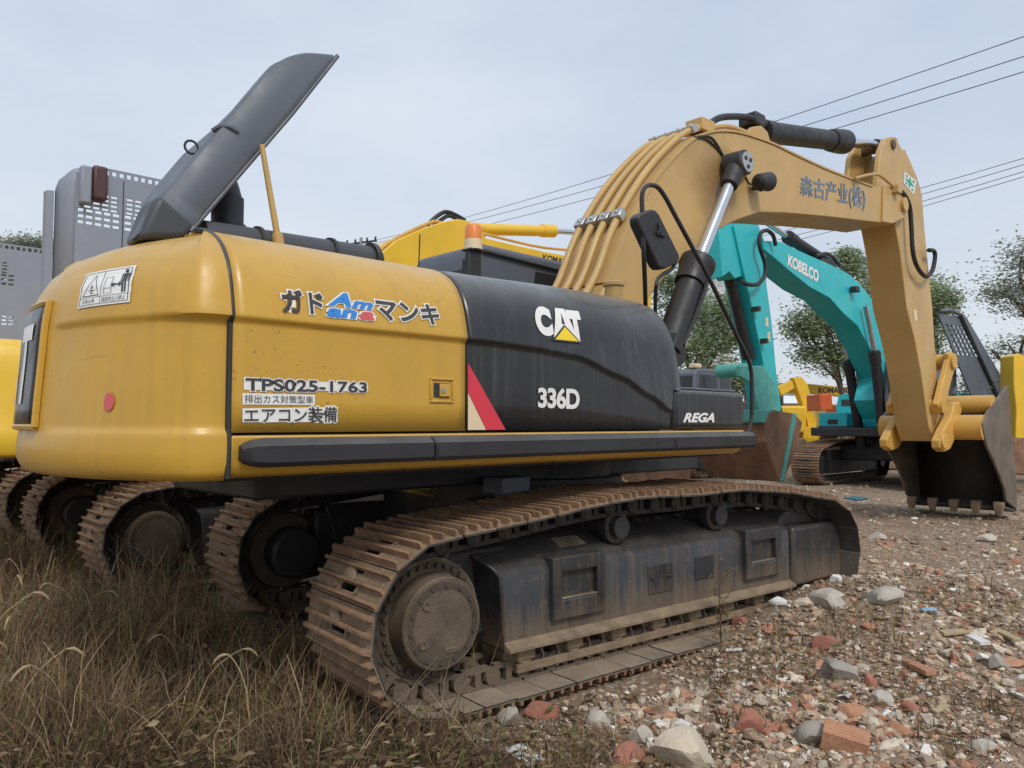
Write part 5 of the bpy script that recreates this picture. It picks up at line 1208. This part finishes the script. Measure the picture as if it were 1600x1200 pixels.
# ---- teal machine facing the row
TY = 2.8
T1 = thing('excavator', 'teal excavator behind the bucket facing left with white boom lettering', 'excavator', (16.2, 3.1, 0), R(180))
undercarriage(T1, 0, (False, False), full=False, frame=DRK)
house(T1, TEAL, TEAL, GRY, top=2.3, skirt=DRK)
m = MB(); m.bx(-.105, -.095, -1.35, -.85, 1.98, 2.16); m.build('name_plate', CHA, T1); m = MB(); m.bx(.955, .965, -1.25, -1.0, 1.5, 1.62); m.build('grille', DRK, T1)
m = MB(); m.bx(-.1, .97, -1.51, -.74, 1.4, 1.45); m.build('base_stripe', DRK, T1)
tb1 = limb(T1, 'boom', TEAL, [(1193, 376), (1219, 377), (1249, 392), (1297, 413), (1325, 427), (1343, 443), (1361, 465), (1374, 488), (1384, 532), (1396, 585), (1399, 640), (1385, 655), (1372, 625), (1379, 590), (1361, 548), (1340, 509), (1318, 490), (1297, 466), (1264, 448), (1232, 422), (1210, 403), (1194, 390)], TY, TY + .58)
q = [(at(a, b, y=TY).x, at(a, b, y=TY).z) for a, b in ((1231, 397), (1279, 423), (1278, 442), (1230, 415))]
s3 = text2d('KOBELCO', offset=.05); wbuild(ontoplane(s3, q, TY - .008, bbox(s3[0])), 'boom_lettering', WHT, T1, tb1, flat=True)
ta1 = limb(T1, 'arm', TEAL, [(1147, 353), (1150, 320), (1165, 300), (1180, 310), (1186, 353), (1197, 383), (1198, 444), (1206, 502), (1214, 589), (1221, 640), (1214, 650), (1204, 640), (1197, 589), (1188, 541), (1173, 470), (1160, 414)], TY + .05, TY + .52)
rodpair(T1, at(1141, 436, y=TY + .28), at(1170, 560, y=TY + .28), at(1174, 592, y=TY + .28), .105)
m = MB(); m.prism(xz([(1124, 352), (1148, 352), (1160, 432), (1148, 436), (1140, 425), (1128, 434)], TY + .1), TY + .1, TY + .46); wbuild(m, 'cylinder_bracket', TEAL, T1, ta1, bevel=.02)
m = MB(); a, b = at(1152, 579, y=TY + .2), at(1188, 579, y=TY + .2); m.cyl((a.x, TY, a.z), (a.x, TY + .6, a.z), .13, n=18); m.prism(xz([(1150, 572), (1188, 572), (1206, 600), (1212, 640), (1200, 655), (1180, 650), (1170, 600), (1150, 588)], TY), TY - .08, TY + .0); wbuild(m, 'bucket_link', TEAL2, T1, T1, bevel=.015)
rodpair(T1, at(1186, 362, y=TY + .3) + Vector((.9, 0, .35)), at(1290, 402, y=TY + .29), at(1225, 367, y=TY + .29), .11) if False else rodpair(T1, at(1292, 410, y=TY + .29), at(1230, 370, y=TY + .29), at(1196, 346, y=TY + .29), .12)
m = MB(); m.prism(xz([(1284, 414), (1292, 402), (1310, 404), (1318, 424)], TY), TY + .1, TY + .48); m.tube([at(a, b, y=TY + .1) for a, b in ((1275, 400), (1290, 396), (1302, 402), (1312, 416))], .04, 6, smooth=3); wbuild(m, 'cylinder_foot', DRK, T1, tb1)
m = MB(); m.tube([at(a, b, y=TY - .1) for a, b in ((1212, 384), (1208, 368), (1198, 360), (1188, 366), (1187, 385), (1195, 410), (1195, 430), (1185, 443), (1172, 445), (1158, 440))], .04, 8, smooth=4); wbuild(m, 'arm_hose', HOSE, T1, ta1)
for s, (a, b, c) in ((0, ((1378, 655), (1366, 548), (1352, 478))), (1, ((1345, 690), (1325, 562), (1308, 480)))):
    y = TY - .12 if s == 0 else TY + .7; rodpair(T1, at(*a, y=y), at(*b, y=y), at(*c, y=y), .115)
for (px, py) in ((1181, 483), (1193, 533)):
    p = at(px, py, y=TY); m = MB(); m.box((p.x, TY - .0, p.z), (.09, .16, .09)); wbuild(m, 'pipe_bracket', DRK, T1, ta1)
for (px, py) in ((1198, 503), (1201, 526)):
    p = at(px, py, y=TY + .05); m = MB(); m.bx(p.x - .05, p.x + .05, TY + .044, TY + .05, p.z - .09, p.z + .09); wbuild(m, 'arm_sticker', CRM, T1, ta1)
m = MB(); p = at(1329, 453, y=TY); m.box((p.x, TY - .1, p.z), (.2, .16, .13)); wl = wbuild(m, 'work_light', DRK, T1, tb1, bevel=.02)
by0, by1 = TY - .45, TY + 1.05
bs = xz([(1196, 660), (1203, 645), (1212, 641), (1242, 646), (1254, 660), (1248, 692), (1225, 753), (1218, 752), (1204, 715), (1195, 690)], by0)
m = MB(); m.prism(bs, by0, by1); tbk = wbuild(m, 'bucket', RUST, T1, T1, bevel=.02)
m = MB(); e = xz([(1238, 646), (1244, 647), (1224, 752), (1219, 751)], by0); m.prism(e, by0 - .015, by0); wbuild(m, 'bucket_edge', TEAL2, T1, tbk)
m = MB(); e = xz([(1190, 640), (1212, 640), (1203, 646), (1197, 662), (1190, 660)], by0); m.prism(e, by0 + .01, by1 - .01); wbuild(m, 'bucket_crown', TEAL2, T1, tbk, bevel=.02)
m = perforated(0, 1, 0, 1, [(.10 + i * .14, .10 + i * .14 + .085, .52 + j * .055, .52 + j * .055 + .036) for i in range(6) for j in range(7)], 0)
TLc = [at(*p, y=1.45) for p in ((1466, 490), (1506, 495), (1574, 620), (1518, 618))]
m.v = [tuple(TLc[3].lerp(TLc[2], v[0]).lerp(TLc[0].lerp(TLc[1], v[0]), v[2])) for v in m.v]
tl = wbuild(m, 'engine_lid', GRY, T1, T1, flat=True); s_ = tl.modifiers.new('thick', 'SOLIDIFY'); s_.thickness = .03
m = MB(); e = xz([(1500, 490), (1508, 496), (1580, 618), (1560, 622)], 1.40); m.prism(e, 1.36, 1.44); m.tube([at(1470, 486, y=1.42), at(1486, 485, y=1.42), at(1505, 494, y=1.42)], .05, 8, smooth=3); wbuild(m, 'lid_edge', GRY, T1, tl, bevel=.02)
# ---- dark machine in the same far row
T2 = thing('excavator', 'dark excavator seen past the black tool box, only cab roof and front track visible', 'excavator', (16.0, 9.1, 0), R(180))
undercarriage(T2, 0, (False, False), full=False, frame=DRK)
house(T2, DRK, DRK, GRY)
m = MB(); m.bx(1.45, 1.75, 1.2, 1.45, 3.09, 3.22); m.build('roof_lamp', CRM, T2, bevel=.03)
m = MB(); m.prism([(.1, 1.7), (.6, 1.9), (1.6, 2.5), (1.6, 2.0), (.8, 1.5)], -.5, .1); m.build('boom', DRK, T2, bevel=.02)
# ---- far yellow machines
def far_limb(par, name, mat, pts, d, th):
    """a plate of thickness th lying in the plane square to the view direction, d metres away"""
    h = Vector((FWD.x, FWD.y, 0)).normalized(); m = MB(); n = len(pts); P = []
    for p in pts:
        r = FWD + RGT * ((p[0] - 800) / F) - UPV * ((p[1] - 600) / F); t = d / r.dot(h); P.append(CAM + r * t)
    m.add([p for p in P] + [p + h * th for p in P], [tuple(range(n)), tuple(range(2 * n - 1, n - 1, -1))] + [(i, i + n, (i + 1) % n + n, (i + 1) % n) for i in range(n)])
    return wbuild(m, name, mat, par, par, bevel=.02, angle=25)
def far_text(par, txt, px0, py0, px1, py1, d, mat):
    s = text2d(txt, offset=.03); x0, x1, y0, y1 = bbox(s[0]); h = Vector((FWD.x, FWD.y, 0)).normalized(); m = MB(); P = []
    for x, y in s[0]:
        a, b = (x - x0) / (x1 - x0), (y - y0) / (y1 - y0); r = FWD + RGT * ((lerp(px0, px1, a) - 800) / F) - UPV * ((lerp(py1, py0, b) - 600) / F); P.append(CAM + r * ((d - .02) / r.dot(h)))
    m.add(P, s[1]); wbuild(m, 'boom_lettering', mat, par, par, flat=True)
def ground_under(px, d):
    h = Vector((FWD.x, FWD.y, 0)).normalized(); r = FWD + RGT * ((px - 800) / F); t = d / r.dot(h); p = CAM + r * t; return Vector((p.x, p.y, 0))
def far_base(par, x0, x1, mat):
    """crawler and slewing house of a far machine, in its own frame (x to the right of the view)"""
    m = MB()
    for y in (-1.25, 1.25): m.prism([(x0, .5), (x0 + .35, .95), (x1 - .35, .95), (x1, .5), (x1 - .35, .02), (x0 + .35, .02)], y - .3, y + .3)
    o = m.build('track', SHOE, par, bevel=.03)
    m = MB(); m.bx(x0 + .2, x1 - .2, -1.4, 1.4, 1.15, 2.2); m.build('house', mat, par, bevel=.08); m = MB(); m.bx(x1 - 1.8, x1 - .5, .2, 1.3, 2.2, 3.0); m.build('cab', GRY, par, bevel=.05); return o
F1 = thing('excavator', 'far yellow excavator with level lettered boom behind the teal arm', 'excavator', ground_under(1290, 36), BEAR - R(90))
far_limb(F1, 'boom', KYL, [(1205, 600), (1235, 597), (1330, 606), (1342, 612), (1338, 622), (1300, 617), (1240, 613), (1205, 616)], 34, .6)
far_text(F1, 'KO', 1235, 602, 1248, 610, 34, CHA); far_text(F1, 'KOMATSU', 1279, 605, 1329, 614, 34, CHA)
far_base(F1, -.2, 4.2, KYL)
F2 = thing('excavator', 'far yellow excavator with its arm slanting down before the lettered boom', 'excavator', ground_under(1262, 31), BEAR - R(90))
far_limb(F2, 'arm', KYL, [(1240, 590), (1252, 588), (1262, 600), (1268, 625), (1276, 660), (1274, 682), (1266, 683), (1262, 662), (1254, 630), (1245, 606)], 30, .5)
far_limb(F2, 'boom', KYL, [(1215, 604), (1244, 592), (1250, 602), (1222, 618)], 30.1, .45)
far_limb(F2, 'bucket', KYL, [(1256, 672), (1272, 664), (1282, 676), (1278, 694), (1262, 696), (1255, 686)], 29.6, 1.2)
far_base(F2, -4.5, -.4, KYL)
F3 = thing('excavator', 'yellow excavator cut by the right edge with a brown bucket on the ground', 'excavator', ground_under(1660, 18), BEAR - R(90))
far_limb(F3, 'arm', KYL, [(1584, 556), (1592, 552), (1612, 560), (1612, 640), (1608, 690), (1586, 688), (1588, 640), (1584, 600)], 17.5, .5)
far_limb(F3, 'boom', KYL, [(1600, 556), (1660, 548), (1740, 580), (1730, 610), (1660, 585), (1606, 580)], 17.6, .5)
far_limb(F3, 'bucket', RUST, [(1576, 712), (1580, 690), (1600, 684), (1632, 690), (1640, 725), (1620, 745), (1584, 740)], 17, 1.2)
far_base(F3, .6, 5.0, KYL)
F4 = thing('excavator', 'orange red machine body with blue truck side, small behind the teal house', 'excavator', ground_under(1300, 27), BEAR - R(90))
far_limb(F4, 'house', ORR, [(1281, 616), (1300, 615), (1301, 640), (1282, 642)], 26, 1.2)
far_base(F4, .1, 3.2, ORR)
tr = thing('truck', 'tiny white truck with a blue cab window between far yellow arms', 'truck', ground_under(1258, 40), BEAR - R(90))
m = MB(); m.prism([(-.9, .55), (-.9, 2.0), (-.6, 2.35), (1.2, 2.35), (1.2, .55)], -1.0, 1.0); tc_ = m.build('truck_cab', WHT, tr, bevel=.08)
m = MB(); m.bx(-.8, 1.0, -1.02, -.99, 1.5, 2.1); m.build('windscreen', CYAN, tc_); m = MB(); m.bx(1.3, 5.5, -1.0, 1.0, .9, 1.5); m.build('cargo_bed', BLU, tr, bevel=.03)
for x in (-.2, 3.2, 4.6):
    for y in (-1, 1): m = MB(); m.cyl((x, y * .8, .45), (x, y * 1.05, .45), .45, n=18); m.build('wheel', RUB, tr)
sh = thing('shed', 'pale pink site shed behind the far yellow arms', 'shed', ground_under(1236, 46), BEAR - R(90))
m = MB(); m.bx(-1.2, 1.2, -1, 1.6, 0, 2.7); sw = m.build('wall', M('pale_pink_wall', (.62, .50, .46), .8), sh)
m = MB(); m.prism([(-1.2, 2.7), (.3, 3.2), (1.8, 2.7)], -1.4, 1.4, axis='x'); m.build('roof', WHT, sh); m = MB(); m.bx(-.6, .3, -1.02, -1.0, 1.2, 2.1); m.build('window', GLS, sh)
# ------------------------------------------------------------------ trees, tower, power line
LEAF = [leafmat('leaf_%d' % i, c) for i, c in enumerate([(.29, .36, .205), (.37, .43, .26), (.22, .275, .16), (.44, .49, .32)])]  # greens lightened in place of distance haze
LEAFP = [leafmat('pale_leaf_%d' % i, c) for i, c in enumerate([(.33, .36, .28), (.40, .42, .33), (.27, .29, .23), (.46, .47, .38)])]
BARK = M('bark', (.10, .085, .068), .9, var=.3, bump=.3)
def tree(lab, bx_, d, blobs, seed, leaf=.16, dens=1.0, mats=LEAF, group='trees beyond the yard', branches=True, name='tree'):
    """blobs: crown masses (px, py, rx, ry) in photo pixels, all about d metres away"""
    rn = random.Random(seed); base = ground_under(bx_, d); base.z = -.05; root = thing(name, lab, 'tree', base)
    C = []
    for px, py, rx, ry in blobs:
        c = at(px, py, d=d) - base; s = d / F; dz = rn.uniform(-.5, .5) * (rx + ry) / 2 * s; c += FWD * dz
        C.append((c, rx * s, ry * s))
    lf = MB(); wd = MB(); top = max(C, key=lambda c: c[0].z)[0]
    tr_ = [Vector((0, 0, 0)), Vector((rn.uniform(-.2, .2), rn.uniform(-.2, .2), top.z * .35)), Vector((top.x * .5, top.y * .5, top.z * .65)), top]
    wd.tube(tr_, lambda t: lerp(.020, .004, t) * top.z + .02, 8, smooth=5); st = catmull(tr_, 8)
    for c, rx, ry in C:
        k = min(range(4, len(st)), key=lambda i: (st[i] - (c - Vector((0, 0, ry)))).length) if branches else 8
        s0 = st[max(3, k - 3)]; wd.tube([s0, s0.lerp(c, .5) + Vector((rn.uniform(-.3, .3), rn.uniform(-.3, .3), -.1)), c], lambda t: lerp(.09, .02, t), 6, smooth=3)
        nb = max(26, int(rx * ry * 40))
        for _ in range(nb):
            u = Vector((rn.gauss(0, 1), rn.gauss(0, 1), rn.gauss(0, 1))).normalized() * (rn.uniform(.25, 1) ** .6)
            q = c + RGT * (u.x * rx) + Vector((0, 0, u.z * ry)) + FWD * (u.y * (rx + ry) * .45)
            if rn.random() < .25: wd.tube([c.lerp(q, .25), c.lerp(q, .7) + Vector((0, 0, .05)), q], .014, 4)
            sp = rn.uniform(.25, .55) * min(1, (rx + ry) * .55 + .25); mi = rn.choices((0, 1, 2, 3), (4, 3, 3, 1))[0]
            for _ in range(int(85 * dens * (sp / .4) ** 2)):
                p = q + Vector((rn.gauss(0, sp), rn.gauss(0, sp), rn.gauss(0, sp * .62))); l = leaf * rn.uniform(.5, 1.3); Rt = Matrix.Rotation(rn.uniform(0, 6.28), 3, 'Z') @ Matrix.Rotation(rn.uniform(-1.1, 1.1), 3, 'X') @ Matrix.Rotation(rn.uniform(-.7, .7), 3, 'Y')
                lf.add([p + Rt @ Vector(v) for v in ((-l * .5, 0, 0), (0, -l * .26, .03 * l), (l * .6, 0, -.08 * l), (0, l * .26, .03 * l))], [(0, 1, 2, 3)], mi if rn.random() < .75 else rn.randrange(4))
    wd.build('trunk', BARK, root); lf.build('crown', mats, root, flat=True, recalc=False); return root
tree('bushy green tree seen between the black boom cylinder and the teal arm', 1085, 30, [(1065, 470, 26, 40), (1100, 500, 34, 42), (1135, 520, 26, 44), (1088, 545, 34, 26), (1050, 440, 16, 18), (1140, 475, 16, 24)], 2, dens=.8)
tree('green tree standing under the arch of the teal boom', 1312, 32, [(1268, 500, 30, 24), (1300, 520, 34, 34), (1250, 520, 18, 20), (1285, 470, 24, 18), (1308, 560, 26, 26), (1265, 555, 16, 18), (1330, 500, 18, 40)], 3, dens=.75)
tree('taller green tree rising behind the tan arm above the teal boom', 1345, 34, [(1332, 418, 22, 18), (1350, 450, 30, 28), (1365, 500, 24, 40), (1320, 400, 12, 10)], 4, dens=.8)
tree('dense green tree showing right of the tan arm', 1462, 34, [(1452, 460, 22, 26), (1470, 480, 18, 24), (1460, 510, 22, 28), (1448, 550, 20, 26), (1482, 468, 10, 12)], 5, dens=.9)
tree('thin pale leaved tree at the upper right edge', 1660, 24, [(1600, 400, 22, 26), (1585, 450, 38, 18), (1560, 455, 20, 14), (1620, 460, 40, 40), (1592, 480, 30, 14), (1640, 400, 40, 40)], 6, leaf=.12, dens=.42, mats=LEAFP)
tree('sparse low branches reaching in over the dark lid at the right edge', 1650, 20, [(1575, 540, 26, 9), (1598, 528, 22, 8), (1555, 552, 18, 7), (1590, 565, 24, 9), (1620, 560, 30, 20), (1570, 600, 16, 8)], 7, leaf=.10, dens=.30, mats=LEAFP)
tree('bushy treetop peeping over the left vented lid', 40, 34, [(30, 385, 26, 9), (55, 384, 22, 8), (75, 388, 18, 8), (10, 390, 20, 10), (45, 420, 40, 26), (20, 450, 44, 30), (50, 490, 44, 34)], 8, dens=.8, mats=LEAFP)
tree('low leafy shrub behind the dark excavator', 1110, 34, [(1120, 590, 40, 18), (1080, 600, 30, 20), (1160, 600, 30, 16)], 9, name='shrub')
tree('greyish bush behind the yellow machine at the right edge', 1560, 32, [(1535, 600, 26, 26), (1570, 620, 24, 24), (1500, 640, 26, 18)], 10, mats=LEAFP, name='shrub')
# far wood along the horizon
wm = MB(); rw = random.Random(3)
for i in range(5200):
    b_ = BEAR - R(rw.uniform(8, 50)) if rw.random() < .8 else BEAR + R(rw.uniform(-10, 45)); d_ = rw.uniform(85, 120); h = 1.5 + 4.5 * (.5 + .5 * noise.noise((b_ * 14, 1, 2)))
    p = Vector((CAM.x + math.cos(b_) * d_, CAM.y + math.sin(b_) * d_, rw.uniform(0, h))); l = rw.uniform(.6, 1.3); Rt = rrot(rw, 1.3)
    wm.add([p + Rt @ Vector(v) for v in ((-l, 0, 0), (0, -l * .6, .1), (l, 0, 0), (0, l * .6, .1))], [(0, 1, 2, 3)], rw.randrange(4))
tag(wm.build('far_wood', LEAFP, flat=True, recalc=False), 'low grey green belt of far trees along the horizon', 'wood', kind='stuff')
# pale tower block, its distance haze put into the wall and window colours
tw = ground_under(1118, 150); TW = thing('tower_block', 'hazy pale high rise block behind the trees by the boom cylinder', 'building', tw, BEAR - R(78))
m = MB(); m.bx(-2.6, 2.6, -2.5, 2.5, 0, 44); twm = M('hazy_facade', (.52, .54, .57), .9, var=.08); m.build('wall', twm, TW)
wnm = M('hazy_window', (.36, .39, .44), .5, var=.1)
w0 = MB(); w0.bx(-.55, .55, -2.56, -2.48, -.75, .75)
w1 = MB(); w1.bx(2.48, 2.56, -.55, .55, -.75, .75)
wa = w0.build('window', wnm, TW); wb = w1.build('window', wnm, TW); first = True
for fl in range(9, 14):
    for x in (-1.5, 0, 1.5):
        o = wa.copy(); COL.objects.link(o); o.parent = TW; o.location = (x, 0, 1.8 + fl * 3.0)
        o = wb.copy(); COL.objects.link(o); o.parent = TW; o.location = (0, x, 1.8 + fl * 3.0)
wa.location = (0, 0, 1.8 + 8 * 3); wb.location = (0, 0, 1.8 + 8 * 3)
m = MB(); m.bx(-2.9, 2.9, -2.8, 2.8, 44, 44.6); m.bx(-1, 1, -1, 1, 44.6, 47); m.build('roof', twm, TW)
# power line: pole behind the hood, three upper and four lower wires running off to the right
WIRE = M('wire', (.06, .065, .075), .5)
pl = ground_under(562, 52); PO = thing('power_pole', 'power pole top with crossarms just showing above the long muffler tube', 'power pole', pl, R(20))
zt_ = at(560, 368, d=52).z
m = MB(); m.cyl((0, 0, -.1), (0, 0, zt_), .17, .11, n=12); m.build('pole', M('concrete_pole', (.32, .31, .30), .9), PO)
for k, (zz, wd_) in enumerate(((-.35, 1.3), (-1.0, 1.5))):
    m = MB(); m.box((0, 0, zt_ + zz), (.10, wd_ * 2, .12)); ca = m.build('crossarm', DRK, PO)
    for y in (-wd_ + .1, -.5, .5, wd_ - .1): m = MB(); m.lathe((0, y, zt_ + zz + .06), (0, 0, 1), [(0, .03), (.05, .09), (.12, .05), (.17, .09), (.24, .03)], 10); m.build('insulator', DRK, ca)
def wire(p0, p1, sag, lab, ext=1.35, r=.013):
    a = at(*p0[:2], d=p0[2]); b = at(*p1[:2], d=p1[2]); b = a + (b - a) * 1.0; P = []
    for k in range(33):
        t = k / 32 * ext; q = a.lerp(b, t); q.z -= sag * 4 * t * (1 - t); P.append(q)
    m = MB(); m.tube(P, r, 5); tag(m.build('power_wire', WIRE), lab, 'wire')
wire((566, 380, 52), (1600, 57, 20), .4, 'uppermost power wire of the upper bundle at the top right', 1.2)
wire((566, 384, 52), (1600, 88, 20), .4, 'middle power wire of the upper three at the top right', 1.2)
wire((570, 392, 52), (1600, 112, 20), .4, 'lowest power wire of the upper three at the top right', 1.2)
for k, (ya, yb, l_) in enumerate(((372, 247, 'uppermost'), (382, 257, 'second'), (394, 268, 'third'), (402, 276, 'lowest'))):
    wire((1010, ya + 24, 60), (1600, yb, 34), .35, l_ + ' wire of the lower four right of the tan arm', 1.3, .016)
wire((1180, 628, 90), (1620, 528, 60), .3, 'single faint wire low behind the dark lid on the right', 1.3, .02)
